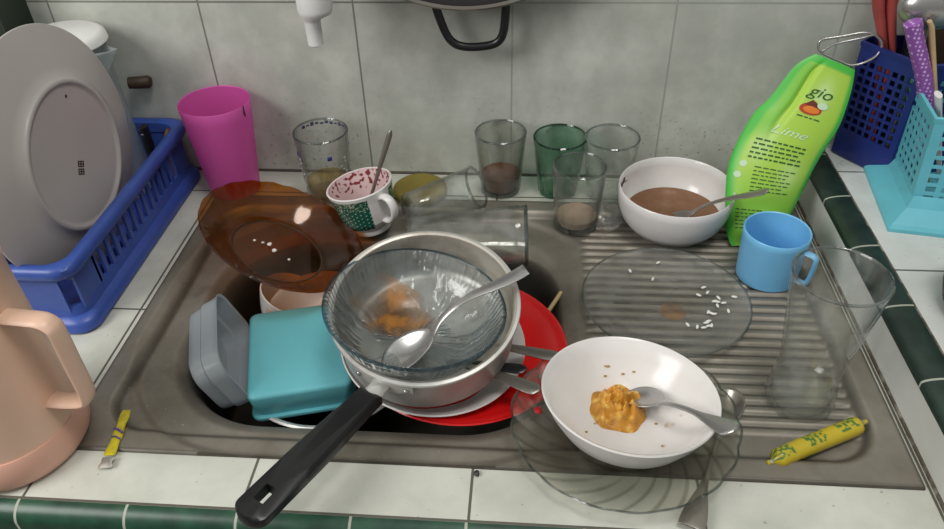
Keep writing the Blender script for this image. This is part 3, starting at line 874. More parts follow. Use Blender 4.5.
mw = Matrix.Translation(b) @ e_.to_matrix().to_4x4()
fo.location = b; fo.rotation_euler = e_
tag(fo, 'lump of orange yellow mashed food left in the white bowl', 'food')
bm = bmesh.new(); bmesh.ops.create_icosphere(bm, subdivisions=1, radius=.0016)
for v in bm.verts: v.co.z *= .5
q0 = mesh('food_speck', bm, M['crumb_orange'])
for k in range(10):
    o = q0 if k == 0 else q0.copy()
    if k: COL.objects.link(o)
    a_ = random.uniform(0, 6.28); rr = random.uniform(.030, .055)
    x, y = cx+rr*cos(a_)*.9+.005, cy+rr*sin(a_)-.010
    o.location = mw @ Vector((x, y, wb_in(x, y)+.0006)); s_ = random.uniform(.5, 1.3); o.scale = (s_*1.4, s_, s_)
    tag(o, 'tiny orange food speck stuck inside the white bowl with mash', 'crumb', 'food specks in the front white bowl')
spoon('table_spoon', 'steel spoon in the white bowl, its head touching orange mash', (.1400, -.4415, .0330), (.2010, -.5135, .0765), M['cutlery'], bl=.021, bw=.0165, hw=(.0032, .0110), bowl_z=.006, bend=.004, w0=.45)
spoon('table_spoon', 'steel spoon lying under edge of shell plate, handle over counter front', (.2230, -.4290, .0115), (.1690, -.5600, .0065), M['cutlery_dark'], bl=.024, bw=.0145, hw=(.0026, .0110), bowl_z=.007, bend=.001, end='flat', w0=.55)
bm = bmesh.new(); bmesh.ops.create_icosphere(bm, subdivisions=2, radius=.0042)
for v in bm.verts: v.co = v.co*(1+.3*noise.noise(v.co*400)); v.co.z *= .4
t = mesh('red_scrap', bm, M['crumb_red']); t.location = (.0415, -.446, .0135); tag(t, 'tiny red food scrap on left of the shell plate', 'scrap')

# sausage in yellow film
p0, p1 = Vector((.2475, -.489, .0035)), Vector((.351, -.434, .0035)); d_ = (p1-p0); Ls = d_.length
t = thing('wrapped_sausage', 'sausage in yellow and green printed film on front of drainboard', 'sausage'); orient(t, p0, p1)
prof = [(0, 0), (.002, 0), (.0025, .003), (.0015, .005), (.0050, .008), (.0084, .012)]+[(.0090+.0001*sin(k*.9), .014+(Ls-.028)*k/60) for k in range(61)]+[(.0084, Ls-.011), (.0048, Ls-.008), (.0015, Ls-.005), (.0025, Ls-.003), (.002, Ls), (0, Ls)]
bm = lathe(prof, 48)
bm.transform(Matrix.Rotation(PI/2, 4, 'Y'))
for v in bm.verts: v.co.z += .0005*sin(v.co.x*60); v.co.y += .0008*sin(v.co.x*30+.5)
def saus_col(p):
    yel = (.55, .42, .02, 1); grn = (.06, .17, .03, 1); org = (.70, .38, .05, 1)
    a_ = math.atan2(p.z, p.y); u = p.x/Ls
    w = (u*3.1) % 1
    s = noise.noise(Vector((p.x*330, a_*2.6, 2)))
    if .15 < a_ < 2.2 and .12 < w < .72 and s > -.02: return grn
    if -.6 < a_ < .3 and .2 < w < .85 and s > .12: return org
    return (.52, .40, .03, 1) if s < -.35 else yel
mesh('film_wrapper', bm, M['sausage'], t, col=saus_col)
for x_ in (.004, Ls-.004):
    bm = bmesh.new(); tube([(x_-.0012, 0, 0), (x_+.0012, 0, 0)], .0028, 10, bm); mesh('end_clip', bm, M['silver_foil'], t)

# small sachet on the front left
t = thing('sachet', 'small torn yellow and silver sachet on worktop beside peach pitcher', 'sachet'); orient(t, (-.3545, -.528, .004), (-.362, -.463, .0065))
def sach(x0, x1, w0, w1, th, bm, n=10, tw=0):
    R = []
    for i in range(n+1):
        u = i/n; x = x0+(x1-x0)*u; w = w0+(w1-w0)*u+.0006*sin(i*1.7)
        R.append([(x, w*cos(2*PI*k/14), th*sin(2*PI*k/14)*(sin(PI*min(1, max(0, u)))*.85+.15)+.0008*sin(x*130)) for k in range(14)])
    return loft(R, bm)
mesh('film_body', sach(.013, .066, .0052, .0045, .0026, bmesh.new()), plain('sachet_yellow', c(214, 196, 44), .3, var=.2, vs=120), t)
mesh('foil_end', sach(0, .0110, .0062, .0052, .0012, bmesh.new(), 5), M['silver_foil'], t)
bm = bmesh.new(); tube([(.038, -.0052, .0012), (.041, 0, .0034), (.044, .0050, .0012)], .0011, 6, bm); tube([(.031, -.0048, .001), (.033, .000, .0033), (.034, .0040, .0015)], .0008, 6, bm)
mesh('violet_stripe', bm, M['violet'], t)

# ------------------------------------------------------------------ left corner: pitcher, rack, plate, jug
t = thing('plastic_pitcher', 'peach plastic pitcher with square handle at lower left on worktop', 'pitcher', (-.4535, -.499, .0036))
P = [(0, 0), (.060, 0), (.0640, .002), (.0662, .008), (.0664, .020), (.0648, .030), (.0632, .0335), (.0620, .0335)]
mesh('pitcher_base', lathe(P, 72), M['peach_dark'], t)
P = [(.0620, .033), (.0618, .036), (.0612, .060), (.0602, .110), (.0592, .160), (.0585, .200), (.0600, .203), (.0600, .2055), (.0560, .2055), (.0555, .200), (.0575, .16), (.060, .05), (.058, .036), (0, .034)]
mesh('pitcher_body', lathe(P, 72), M['peach'], t)
P = [(0, .2165), (.050, .2160), (.0590, .2120), (.0605, .2060), (.0560, .2050), (0, .2050)]
mesh('pitcher_lid', lathe(P, 72), M['peach'], t)
a = rad(-5); d = Vector((cos(a), sin(a), 0))
hp = [d*.057+Z(.1645), d*.080+Z(.1645), d*.092+Z(.1640), d*.0985+Z(.160), d*.1010+Z(.152), d*.1010+Z(.115), d*.1010+Z(.086), d*.0995+Z(.074), d*.094+Z(.069), d*.080+Z(.066), d*.059+Z(.064)]
mesh('pitcher_handle', tube(smooth_path(hp, 5), .0085, 14, flat=(1.1, .5), up=None), M['peach'], t)

# dish rack
RX0, RX1, RY0, RY1, RZ = -.6225, -.452, -.352, -.010, .09
rk = thing('dish_rack', 'blue plastic dish rack with slotted side on left worktop', 'rack', ((RX0+RX1)/2, (RY0+RY1)/2, 0))
rcx, rcy = (RX0+RX1)/2, (RY0+RY1)/2
def rloop(dx, z, r=.022): return [(x, y, z) for x, y in rrect((RX1-RX0)/2+dx, (RY1-RY0)/2+dx, r, 6)]
prof = [(a_, z_+.004) for a_, z_ in ((-.006, .068), (.000, .070), (.0025, .076), (.0020, .083), (-.002, .0868), (-.008, .0868), (-.0125, .084), (-.0125, .070), (-.009, .068))]
lo = [rloop(a_, z) for a_, z in prof]; bm = loft(lo+[lo[0]], cap0=False, cap1=False); bmesh.ops.remove_doubles(bm, verts=bm.verts[:], dist=1e-5)
mesh('rack_rim', bm, M['blue_rack'], rk)
prof = [(-.008, .030), (-.006, .019), (.000, .016), (.003, .011), (.003, .003), (-.001, .0), (-.012, 0), (-.012, .030)]
lo = [rloop(a_, z) for a_, z in prof]; bm = loft(lo+[lo[0]], cap0=False, cap1=False); bmesh.ops.remove_doubles(bm, verts=bm.verts[:], dist=1e-5)
mesh('rack_base', bm, M['blue_rack'], rk)
bm = bmesh.new()
hx, hy = (RX1-RX0)/2-.0095, (RY1-RY0)/2-.0095
y = -hy+.05
while y < hy-.03:      # slats of the two long sides
    for s in (-1, 1): box((s*hx-.0016, y-.0036, .024), (s*hx+.0016, y+.0036, .075), bm)
    y += .0165
for s in (-1, 1):
    box((s*hx-.0016, -hy+.008, .024), (s*hx+.0016, -hy+.05, .072), bm); box((s*hx-.0016, hy-.04, .024), (s*hx+.0016, hy-.008, .072), bm)
    box((-hx+.05, s*hy-.0016, .024), (hx-.012, s*hy+.0016, .072), bm)
    for k in range(4): box((-hx+.012+k*.011, s*hy-.0016, .024), (-hx+.017+k*.011, s*hy+.0016, .072), bm)
mesh('rack_slats', bm, M['blue_rack'], rk)
bm = bmesh.new(); box((-hx, -hy, .002), (hx, hy, .005), bm)
mesh('rack_floor', bm, M['navy'], rk)

# big melamine plate, its back turned to us
bc = Vector((-.482, -.218, .150))
t = thing('serving_plate', 'large off-white plate standing on edge in blue rack, underside facing out', 'plate', bc, (rad(1.5), rad(88.4), 0))
P = [(0, -.0030), (.075, -.0030), (.0785, -.0026), (.0800, -.0005), (.0815, 0), (.0840, 0), (.0855, -.0012), (.0870, -.0045), (.098, -.0078), (.118, -.0135), (.138, -.0195), (.1425, -.0210), (.1430, -.0225), (.1418, -.0235), (.117, -.0170), (.095, -.0108), (.080, -.0075), (0, -.0068)]
mesh('plate_body', lathe(P, 112), M['melamine'], t)
bm = bmesh.new()   # small stamped mark in two rows
def stroke(x0, y0, x1, y1, w, bm, z=-.0027):
    d = Vector((x1-x0, y1-y0)); l = d.length; nn = Vector((-d.y, d.x))/l*w/2
    f = [bm.verts.new((p[0], p[1], z)) for p in ((x0+nn.x, y0+nn.y), (x0-nn.x, y0-nn.y), (x1-nn.x, y1-nn.y), (x1+nn.x, y1+nn.y))]
    bm.faces.new(f)
for row in (0, 1):
    ox = .0065 if row else 0
    for k in range(3):
        stroke(ox, k*.0034, ox+.0048, k*.0034, .0013, bm); 
    for k in range(3): stroke(ox+.0003+k*.0021, -.0006, ox+.0003+k*.0021, .0074, .0010, bm)
bm.transform(Matrix.Translation((.006, -.002, 0)) @ Matrix.Rotation(rad(-30), 4, 'Z') @ Matrix.Diagonal((1.35, 1.35, 1, 1)))
mesh('stamp', bm, M['dark_print'], t)
bm = lathe([(0, .0004), (.0018, .0002), (.0022, 0)], 12); bm.transform(Matrix.Translation((-.062, .022, -.003)))
mesh('dark_fleck', bm, M['dark_print'], t)

# cloudy jug with white lid behind the plate
t = thing('plastic_jug', 'cloudy clear plastic jug with white lid and pouring lip behind large plate', 'jug', (-.5575, -.060, .0055))
mesh('jug_body', lathe([(0, 0), (.050, 0), (.0515, .003), (.0455, .200), (.0470, .2100), (.0455, .2105), (.0440, .200), (.0500, .005), (0, .003)], 64), M['jug'], t)
bm = lathe([(0, .2235), (.045, .2245), (.0510, .2205), (.0525, .2125), (.0500, .2105), (0, .2105)], 64)
lid = mesh('jug_lid', bm, M['white_plastic'], t)
bm = bmesh.new()
for k in range(12):
    a0 = rad(205+k*4); 
    w = .0035 if k < 8 else .0065
    stroke(.040*cos(a0), .040*sin(a0), .040*cos(a0+rad(4.5)), .040*sin(a0+rad(4.5)), w, bm, .2252)
mesh('blue_mark', bm, M['violet'], lid, solid=.0012)
a = rad(-12); bm = bmesh.new()
sec = []
for u, w, zt, zb in ((.044, .020, .2095, .170), (.056, .013, .2085, .184), (.066, .007, .2090, .196), (.077, .0012, .2120, .209)):
    L_ = []
    for k in range(9):
        q = -1+2*k/8; L_.append((u, w*q, zb+(zt-zb)*abs(q)**.8))
    sec.append([Matrix.Rotation(a, 3, 'Z') @ Vector(p) for p in L_])
rs = [[bm.verts.new(p) for p in L_] for L_ in sec]
for A_, B_ in zip(rs, rs[1:]):
    for k in range(8): bm.faces.new((A_[k], A_[k+1], B_[k+1], B_[k]))
mesh('pouring_lip', bm, M['jug'], t, solid=.0012)

# cutlery standing in the rack's back corner
t = thing('wooden_spoon', 'brown wooden spoon standing in the back corner of blue rack', 'spoon', (-.480, -.036, .0055))
bm = tube([(0, 0, 0), (.002, .002, .045), (.0045, .004, .058), (.006, .005, .070), (.007, .006, .078)], [.0045, .0045, .0085, .011, .005], 14, flat=(1, .5)); mesh('spoon_body', bm, M['brown_wood'], t)
t = thing('table_knife', 'black handled knife with steel rivets standing in blue rack beside plate', 'knife', (-.4955, -.052, .0055))
mesh('knife_handle', tube([(0, 0, .02), (.0, .001, .06), (.0, .002, .092)], [.008, .010, .009], 12, flat=(1, .55)), M['black'], t)
mesh('knife_blade', tube([(0, 0, 0), (0, 0, .022)], [.006, .007], 8, flat=(1, .2)), M['cutlery'], t)
for z_ in (.068, .076, .084):
    bm = bmesh.new(); bmesh.ops.create_uvsphere(bm, u_segments=10, v_segments=6, radius=.0022); bm.transform(Matrix.Translation((0, -.0055, z_)))
    mesh('rivet', bm, M['cutlery'], t)
t = mesh('wall_peg', tube([(-.516, -.016, .1445), (-.506, -.014, .1440), (-.492, -.0085, .1430), (-.489, -.0080, .1428)], [.0078, .0082, .0086, .0066], 16), M['dark_wood'])
tag(t, 'short dark brown wooden peg at wall beside the cloudy jug', 'peg')

# ------------------------------------------------------------------ wall: tap and hanging wok
t = thing('water_tap', 'white plastic water tap hanging over the sink at top edge', 'tap', (-.221, 0, .30))
bm = lathe([(0, -.040), (.006, -.040), (.0090, -.038), (.0094, -.012) , (.0105, -.008), (.0185, -.002), (.0200, .004), (.0205, .050), (.0185, .056), (0, .058)], 32)
for v in bm.verts:
    if v.co.z > -.009: v.co.x += .0055*sst(-.009, .0, v.co.z)
bm.transform(Matrix.Translation((-.0035, -.1, -.027)))
mesh('tap_body', bm, M['white_plastic'], t)
mesh('supply_pipe', tube([(.004, 0, .006), (.004, -.05, .006), (0, -.095, .003)], .011, 20), M['white_plastic'], t)
mesh('pipe_nut', tube([(.020, -.001, .002), (.020, -.03, .002)], .015, 6), M['darkpan'], t)
t = thing('hanging_wok', 'dark wok hanging on the wall above the glasses, black loop handle down', 'wok', (-.055, -.002, .4595))
P = [(0, 0), (.08, .003), (.14, .016), (.180, .036), (.197, .050), (.200, .052), (.196, .053), (.178, .040), (.138, .020), (.08, .007), (0, .004)]
bm = lathe(P, 96); bm.transform(Matrix.Rotation(PI/2, 4, 'X')); mesh('wok_body', bm, M['darkpan'], t)
bm = lathe([(.196, .050), (.2005, .0505), (.2020, .0525), (.1995, .0545), (.196, .0535)], 96); bm.transform(Matrix.Rotation(PI/2, 4, 'X')); mesh('wok_rim', bm, M['cutlery_dark'], t)
hp = [(-.042, -.030, -.178), (-.036, -.030, -.206), (-.026, -.030, -.236), (-.017, -.030, -.249), (-.003, -.030, -.2545), (.019, -.030, -.2540), (.037, -.030, -.249), (.045, -.030, -.236), (.048, -.030, -.208), (.049, -.030, -.178)]
mesh('loop_handle', tube(smooth_path(hp, 6), .0046, 12, flat=(1, 1.15)), M['black'], t)
mesh('hook', tube([(0, .002, .19), (0, -.012, .19), (0, -.012, .198)], .003, 8), M['cutlery_dark'], t)

# ------------------------------------------------------------------ right ledge
def lattice(A, B, C_, D, nu, nv, bm, fu=.36, fv=.36, mb=0, mt=0, ms=.0):
    """panel with nu x nv rectangular holes; mb/mt solid bands at bottom/top, ms solid side margins (fractions)"""
    A, B, C_, D = map(Vector, (A, B, C_, D))
    def brk(n, f, m0, m1):
        q = [0.0]; span = 1-m0-m1; st_ = span/n
        for k in range(n): q += [m0+st_*(k+f/2), m0+st_*(k+1-f/2)]
        return q+[1.0]
    us, vs = brk(nu, fu, ms, ms), brk(nv, fv, mb, mt)
    g = [[bm.verts.new((A.lerp(B, u)).lerp(D.lerp(C_, u), v)) for u in us] for v in vs]
    for j in range(len(vs)-1):
        for i in range(len(us)-1):
            if i % 2 and j % 2: continue
            bm.faces.new((g[j][i], g[j][i+1], g[j+1][i+1], g[j+1][i]))
def basket(name, label, base, top, z0, z1, nus, nv, mat, cat, mb, mt, foot=None):
    """base/top: polygons of (x, y) in world; panels between"""
    bx = sum(p[0] for p in base)/len(base); by = sum(p[1] for p in base)/len(base)
    t = thing(name, label, cat, (bx, by, LH))
    n = len(base); bm = bmesh.new()
    for i in range(n):
        j = (i+1) % n
        if nus[i]: lattice((*base[i], z0), (*base[j], z0), (*top[j], z1), (*top[i], z1), nus[i], nv, bm, mb=mb, mt=mt, ms=.06)
        else: bm.faces.new([bm.verts.new(p) for p in ((*base[i], z0), (*base[j], z0), (*top[j], z1), (*top[i], z1))])
    bmesh.ops.remove_doubles(bm, verts=bm.verts[:], dist=1e-5)
    wpart('basket_wall', bm, mat, t, smooth=False, solid=.0018)
    bm = bmesh.new(); bm.faces.new([bm.verts.new((*p, z0+.001)) for p in base]); wpart('basket_floor', bm, mat, t, solid=.002)
    sc = lambda P, k: [(bx+(x-bx)*k, by+(y-by)*k) for x, y in P]
    lp = []
    for k, z in ((1.0, z1-.006), (1.03, z1-.005), (1.035, z1), (.985, z1+.0012), (.97, z1-.004)):
        lp.append([(x, y, z) for x, y in sc(top, k)])
    wpart('basket_rim', loft(lp+[lp[0]], cap0=False, cap1=False), mat, t, smooth=False)
    if foot:
        lp = [[(x, y, z) for x, y in sc(base, k)] for k, z in foot]
        wpart('basket_foot', loft(lp, cap0=False, cap1=False), mat, t, smooth=False, solid=.002)
    return t
d1 = Vector((.126, .992)); d2 = Vector((.985, -.170))
f0_ = Vector((.4625, -.176)); 
def quad(o, a_, b_): return [tuple(o), tuple(o+d2*b_), tuple(o+d2*b_+d1*a_), tuple(o+d1*a_)]
tb = basket('utensil_basket', 'light blue perforated plastic basket with flared foot on right ledge', quad(f0_, .132, .11), quad(f0_+Vector((-.004, .010)), .128, .118), .066, .184, [6, 0, 0, 8], 8, M['teal_basket'], 'basket', .16, .10,
       foot=[(1.0, .092), (1.12, .080), (1.40, .0675), (1.45, .0640), (1.45, .0602)])
nb = basket('utensil_basket', 'dark blue perforated plastic basket in the corner behind the light blue one', [(.424, -.022), (.468, -.088), (.535, -.080), (.555, -.030), (.540, -.008), (.440, -.008)], [(.420, -.025), (.466, -.094), (.540, -.086), (.562, -.030), (.545, -.007), (.436, -.007)], .062, .212, [7, 7, 6, 0, 0, 0], 9, M['navy'], 'basket', .24, .12)

# utensils standing in the baskets
t = thing('tongs', 'faded red plastic tongs standing in the dark blue basket', 'tongs', (.455, -.043, .066))
for s in (0, 1):
    bm = tube([(.004+.004*s, 0, 0), (-.012+.009*s, .010, .14), (-.031+.013*s, .012, .185), (-.052+.020*s, .014, .250)], [.003, .0064, .0088, .0125], 10, flat=(1, .7)); mesh('tongs_arm', bm, M['red_handle'], t)
t = thing('ladle', 'ladle with purple dotted handle standing in light blue basket', 'ladle', (.492, -.100, .068))
mesh('dotted_handle', tube(smooth_path([(0, 0, .030), (-.010, 0, .085), (-.0235, 0, .125), (-.050, 0, .175), (-.057, 0, .190), (-.060, 0, .196)], 4), [.007]*4+[.0088]*12+[.0092]*4+[.006], 16), M['purple'], t)
mesh('ladle_stem', tube([(.005, 0, 0), (0, 0, .032)], .004, 8), M['cutlery_dark'], t)
t = thing('wooden_spatula', 'pale wooden spatula handle leaning beside the purple dotted ladle', 'spatula', (.512, -.102, .068))
bm = tube([(0, 0, 0), (-.030, .002, .115), (-.058, .004, .190), (-.062, .004, .196)], [.005, .0055, .005, .004], 10, flat=(1, .6)); mesh('spatula_handle', bm, M['wood'], t)
t = thing('serving_spoon', 'large steel serving spoon with rounded bowl up in dark blue basket', 'spoon', (.466, -.062, .066))
bm = bmesh.new(); bmesh.ops.create_uvsphere(bm, u_segments=32, v_segments=20, radius=1)
for v in bm.verts: v.co = Vector((v.co.x*.042, v.co.y*.022-.010, v.co.z*.027+.206))
mesh('spoon_bowl', bm, M['cutlery'], t)
mesh('spoon_stem', tube([(.006, 0, 0), (.002, -.002, .12), (0, -.006, .20)], .0035, 8), M['cutlery_dark'], t)
t = thing('wooden_board', 'dark brown wooden paddle standing in the dark blue basket behind purple ladle', 'paddle', (.512, -.026, .066))
L_ = [[(x, y, z) for x, y in rrect(w, .005, .004, 3)] for z, w in ((0, .018), (.10, .020), (.12, .040), (.19, .046), (.216, .036), (.222, .022))]
mesh('paddle_blade', loft(L_), M['dark_wood'], t)
t = thing('kitchen_scraper', 'clear white tipped scraper leaning in the light blue basket at right edge', 'scraper', (.520, -.118, .069))
mesh('scraper_handle', tube([(0, .0, 0), (-.036, -.010, .090), (-.050, -.013, .126)], [.004, .005, .0060], 10, flat=(1.3, .6)), M['white_plastic'], t)
t = thing('frying_turner', 'black handled turner standing in dark blue basket behind the red tongs', 'turner', (.473, -.040, .066))
mesh('turner_handle', tube([(.004, .002, 0), (-.006, .004, .14), (-.014, .008, .215)], [.004, .007, .008], 10, flat=(1, .6)), M['black'], t)
# wire loop handle above the pouch
W_ = [(.3680, -.036, .2045), (.3655, -.034, .2130), (.3700, -.034, .2180), (.3900, -.036, .2225), (.4100, -.038, .2275), (.4235, -.040, .2262), (.4340, -.043, .2165), (.4310, -.046, .2035), (.4180, -.047, .1945), (.4050, -.047, .1915), (.3950, -.044, .1940), (.3800, -.040, .1990)]
t = thing('wire_hanger', 'bent steel wire loop resting between green pouch and dark blue basket', 'wire loop', (.385, -.034, .062))
P_ = [Vector(p) for p in W_]; C2 = []
for i in range(len(P_)):
    a_, b_, c_, e2 = P_[i-1], P_[i], P_[(i+1) % len(P_)], P_[(i+2) % len(P_)]
    for s in range(5):
        q = s/5; C2.append(.5*((2*b_)+(c_-a_)*q+(2*a_-5*b_+4*c_-e2)*q*q+(3*b_-a_-3*c_+e2)*q**3))
wpart('wire', tube(C2, .0016, 8, closed=True), M['cutlery'], t)
wpart('wire', tube([(.3700, -.040, .2060), (.3790, -.041, .2140), (.392, -.042, .2185), (.4110, -.043, .2235), (.4240, -.040, .2262)], .0014, 8), M['cutlery'], t)
wpart('wire_stem', tube([(.4050, -.047, .1915), (.4070, -.040, .17), (.409, -.030, .11), (.410, -.026, .0615)], .0016, 8), M['cutlery_dark'], t)

# dark pot at the right edge
t = thing('dark_pot', 'blackened round pot on the raised ledge to the right of the beer glass', 'pot', (.497, -.338, LH+.0005))
mesh('pot_body', lathe([(0, 0), (.046, 0), (.056, .006), (.061, .022), (.0605, .052), (.059, .056), (.0575, .054), (.057, .018), (.046, .004), (0, .004)], 56), M['darkpan'], t)
mesh('pot_rim', lathe([(.0595, .055), (.063, .0565), (.0625, .0585), (.058, .058)], 56), M['darkpan'], t)

# ------------------------------------------------------------------ green refill pouch
PL = [(.2823, -.1516, -.003), (.2731, -.1403, .0187), (.2699, -.1063, .0841), (.2916, -.0794, .1358), (.3147, -.0665, .1606), (.3389, -.0504, .1914), (.3607, -.0440, .2039)]
PR = [(.3356, -.1492, .0016), (.3505, -.1322, .0342), (.3641, -.1167, .0640), (.3774, -.1009, .0944), (.3970, -.0831, .1287), (.4067, -.0641, .1653), (.4086, -.0523, .1879)]
PL = smooth_path(PL, 6); PR = smooth_path(PR, 6)
def along(P, v):
    ls = [0]
    for a_, b_ in zip(P, P[1:]): ls.append(ls[-1]+(b_-a_).length)
    q = v*ls[-1]
    for k in range(len(P)-1):
        if q <= ls[k+1]+1e-9: return P[k].lerp(P[k+1], (q-ls[k])/max(1e-9, ls[k+1]-ls[k]))
    return P[-1]
pn = Vector((0, -1, .52)).normalized()
def pth(u, v):
    fat = .017*sst(0, .10, v)*(1-.80*sst(.35, .97, v))
    edge = (max(0, 4*u*(1-u)))**.75
    crease = -.0045*math.exp(-((u-.30)/.045)**2)*sst(.45, .75, v)*sst(1.0, .9, v)
    return fat*edge+crease
def ppos(u, v, lift=0): return along(PL, v).lerp(along(PR, v), u)+pn*(pth(u, v)+lift)
def pcol(u, v):
    lime = Vector((.40, .63, .07)); edge = Vector((.075, .50, .06)); pale = Vector((.58, .78, .36)); mid = Vector((.20, .55, .05))
    k = sst(.13, .04, u)+sst(.90, .96, u)+sst(.955, .965, v)
    if v > .5: k += sst(.30, .25, u)*.55*sst(.5, .62, v)
    col = lime.lerp(mid, sst(.45, .15, v)*.85)
    g_ = lambda a_, b_, s: math.exp(-(((u-a_)**2*.35+(v-b_)**2)/s**2))
    col = col.lerp(pale, min(1, .85*g_(.60, .82, .07)+.6*g_(.25, .50, .08)+.55*g_(.70, .38, .07)))
    col = col.lerp(edge, min(1, k))
    return (*col, 1)
pb = thing('refill_pouch', 'green soap refill pouch with printed text leaning against wall and wire loop', 'pouch', (.309, -.15, -.0035))
bm = bmesh.new(); NU, NV = 44, 80; fr_, bk_ = [], []; UV = {}
for j in range(NV+1):
    a_, b_ = [], []
    for i in range(NU+1):
        u, v = i/NU, j/NV
        p = bm.verts.new(ppos(u, v)); a_.append(p)
        q = bm.verts.new(along(PL, v).lerp(along(PR, v), u)-pn*(pth(u, v)*.45+.0004)); b_.append(q)
        UV[p] = UV[q] = (u, v)
    fr_.append(a_); bk_.append(b_)
for j in range(NV):
    for i in range(NU):
        bm.faces.new((fr_[j][i], fr_[j][i+1], fr_[j+1][i+1], fr_[j+1][i])); bm.faces.new((bk_[j][i+1], bk_[j][i], bk_[j+1][i], bk_[j+1][i+1]))
for j in range(NV):
    for i in (0, NU): bm.faces.new((fr_[j][i], bk_[j][i], bk_[j+1][i], fr_[j+1][i]))
for i in range(NU):
    for j in (0, NV): bm.faces.new((fr_[j][i], fr_[j][i+1], bk_[j][i+1], bk_[j][i]))
bm.verts.index_update(); cols = {tuple(round(w, 7) for w in v.co): pcol(*UV[v]) for v in bm.verts}
order = [pcol(*UV[v]) for v in bm.verts]
it_ = iter(order)
bm2 = bm
bmesh.ops.recalc_face_normals(bm, faces=bm.faces[:])
pm = wpart('pouch_film', bm, M['pouch'], pb, col=lambda co: next(it_))
HT = sum((b_-a_).length for a_, b_ in zip(PL, PL[1:]))
def on_pouch(name, bm, mat, lift=.0006, parent=pb):
    for v in bm.verts: v.co = ppos(v.co.x, v.co.y, lift)
    return wpart(name, bm, mat, parent, smooth=False)
def text_bm(txt, size, shear=0):
    cu = bpy.data.curves.new('t', 'FONT'); cu.body = txt; cu.size = size; cu.shear = shear; cu.resolution_u = 3; cu.align_x = 'CENTER'
    ob = bpy.data.objects.new('t', cu); COL.objects.link(ob)
    me = bpy.data.meshes.new_from_object(ob.evaluated_get(bpy.context.evaluated_depsgraph_get()))
    bpy.data.objects.remove(ob); bm = bmesh.new(); bm.from_mesh(me); bpy.data.meshes.remove(me); return bm
WD = .072
def put_text(name, txt, u, v, size, mat, shear=.3, lift=.0007):
    bm = text_bm(txt, size, shear)
    for p in bm.verts: p.co = Vector((u+p.co.x/WD, v+p.co.y/HT, 0))
    return on_pouch(name, bm, mat, lift)
put_text('logo_lettering', 'gio', .56, .800, .021, M['green_text'])
put_text('scent_lettering', 'Lime', .47, .575, .016, M['icon_white'])
def patch(name, pts, mat, lift=.0006):
    bm = bmesh.new(); cx_ = sum(p[0] for p in pts)/len(pts); cy_ = sum(p[1] for p in pts)/len(pts)
    cc_ = bm.verts.new((cx_, cy_, 0)); vs = [bm.verts.new((*p, 0)) for p in pts]
    for i in range(len(vs)): bm.faces.new((cc_, vs[i], vs[(i+1) % len(vs)]))
    return on_pouch(name, bm, mat, lift)
def ell(u, v, ru, rv, n=20, a0=0, a1=2*PI): return [(u+ru*cos(a0+(a1-a0)*k/n), v+rv*sin(a0+(a1-a0)*k/n)) for k in range(n)]
patch('badge', ell(.53, .735, .15, .030), M['badge_red'], .0006)
patch('badge_center', ell(.54, .733, .11, .018), M['badge_orange'], .0009)
patch('badge_roof', [(.42, .752), (.50, .782), (.57, .772), (.62, .748)], M['badge_dark'], .0011)
patch('badge_white', ell(.66, .765, .075, .018), M['icon_white'], .0012)
def text_line(u0, u1, v, seed, bm, h=.0030):
    rnd = random.Random(seed); u = u0
    while u < u1:
        w = rnd.uniform(.03, .085); n = 3
        for k in range(n):
            a_, b_ = u+w*k/n, u+w*(k+.92)/n
            f = [bm.verts.new(q) for q in ((a_, v-h/HT/2*1.2, 0), (b_, v-h/HT/2*1.2, 0), (b_, v+h/HT/2*1.2, 0), (a_, v+h/HT/2*1.2, 0))]; bm.faces.new(f)
        u += w+.018
for args in ([(.16, .72+.05*(k % 2), .530-k*.022, k, .0019) for k in range(5)], [(.27, .74-.04*(k % 3), .400-k*.019, 20+k, .0012) for k in range(7)], [(.12, .5, .190-k*.018, 40+k, .0012) for k in range(6)], [(.42, .66, .690, 77, .0014)]):
    bm = bmesh.new()
    for u0, u1, v_, sd_, h_ in args: text_line(u0, u1, v_, sd_, bm, h_)
    on_pouch('text_block', bm, M['green_text'])
for k, v_ in enumerate((.405, .352)):
    patch('round_icon', ell(.14-.035*k, v_, .042, .015), M['icon_white'])
    
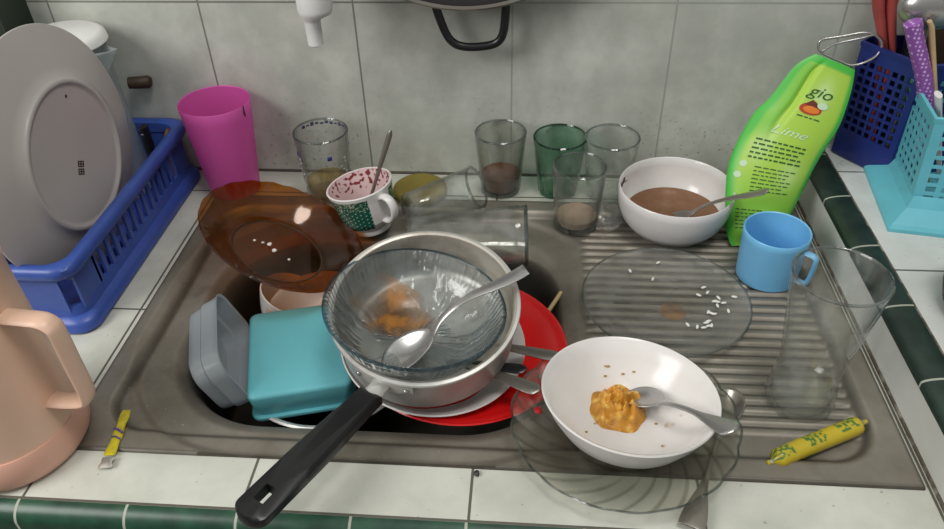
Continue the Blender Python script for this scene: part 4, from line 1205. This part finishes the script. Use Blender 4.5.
# dark scraps on the worktop
bm = bmesh.new(); bmesh.ops.create_icosphere(bm, subdivisions=2, radius=.0030)
for v in bm.verts: v.co = v.co*(1+.4*noise.noise(v.co*500)); v.co.z *= .6
t = mesh('burnt_crumb', bm, M['dark_print']); t.location = (-.0130, -.5130, .0020); tag(t, 'small burnt black crumb on tile seam in front of sink', 'crumb')

# ------------------------------------------------------------------ light
w = bpy.data.worlds.new('world'); S.world = w; w.use_nodes = True
nt = w.node_tree; bg = nt.nodes['Background']
tc = nt.nodes.new('ShaderNodeTexCoord'); sp_ = nt.nodes.new('ShaderNodeSeparateXYZ'); mr = nt.nodes.new('ShaderNodeMapRange'); mx = nt.nodes.new('ShaderNodeMixRGB')
nt.links.new(tc.outputs['Generated'], sp_.inputs[0]); nt.links.new(sp_.outputs[2], mr.inputs[0]); mr.inputs[1].default_value = -.3; mr.inputs[2].default_value = .9
nt.links.new(mr.outputs[0], mx.inputs[0]); mx.inputs[1].default_value = (.20, .19, .18, 1); mx.inputs[2].default_value = (.86, .89, .88, 1)
nt.links.new(mx.outputs[0], bg.inputs[0]); bg.inputs[1].default_value = .62
def lamp(name, loc, target, size, energy, col, sy=None):
    l = bpy.data.lights.new(name, 'AREA'); l.size = size; l.energy = energy; l.color = col
    if sy: l.shape = 'RECTANGLE'; l.size_y = sy
    o = bpy.data.objects.new(name, l); COL.objects.link(o); o.location = loc
    o.rotation_euler = (Vector(target)-Vector(loc)).to_track_quat('-Z', 'Y').to_euler(); return o
lamp('window_light', (-1.25, -1.15, 1.05), (0, -.25, 0), .8, 18, (1, .985, .95))
lamp('ceiling_light', (.35, -.75, 1.9), (.1, -.3, 0), .5, 12, (1, .97, .92))

# ------------------------------------------------------------------ camera
cd = bpy.data.cameras.new('camera'); cam = bpy.data.objects.new('camera', cd); COL.objects.link(cam)
cd.sensor_width = 36; cd.lens = 36*751.84/944; cd.clip_start = .01
Rv, Uv, Fv = Vector((.99694353, .07454983, -.02336484)), Vector((-.02791205, .6192079, .78473084)), Vector((-.07296925, .78168017, -.61939615))
m = Matrix((Rv, Uv, -Fv)).transposed().to_4x4(); m.translation = (.02682528, -.92690405, .57016947)
cam.matrix_world = m
S.camera = cam
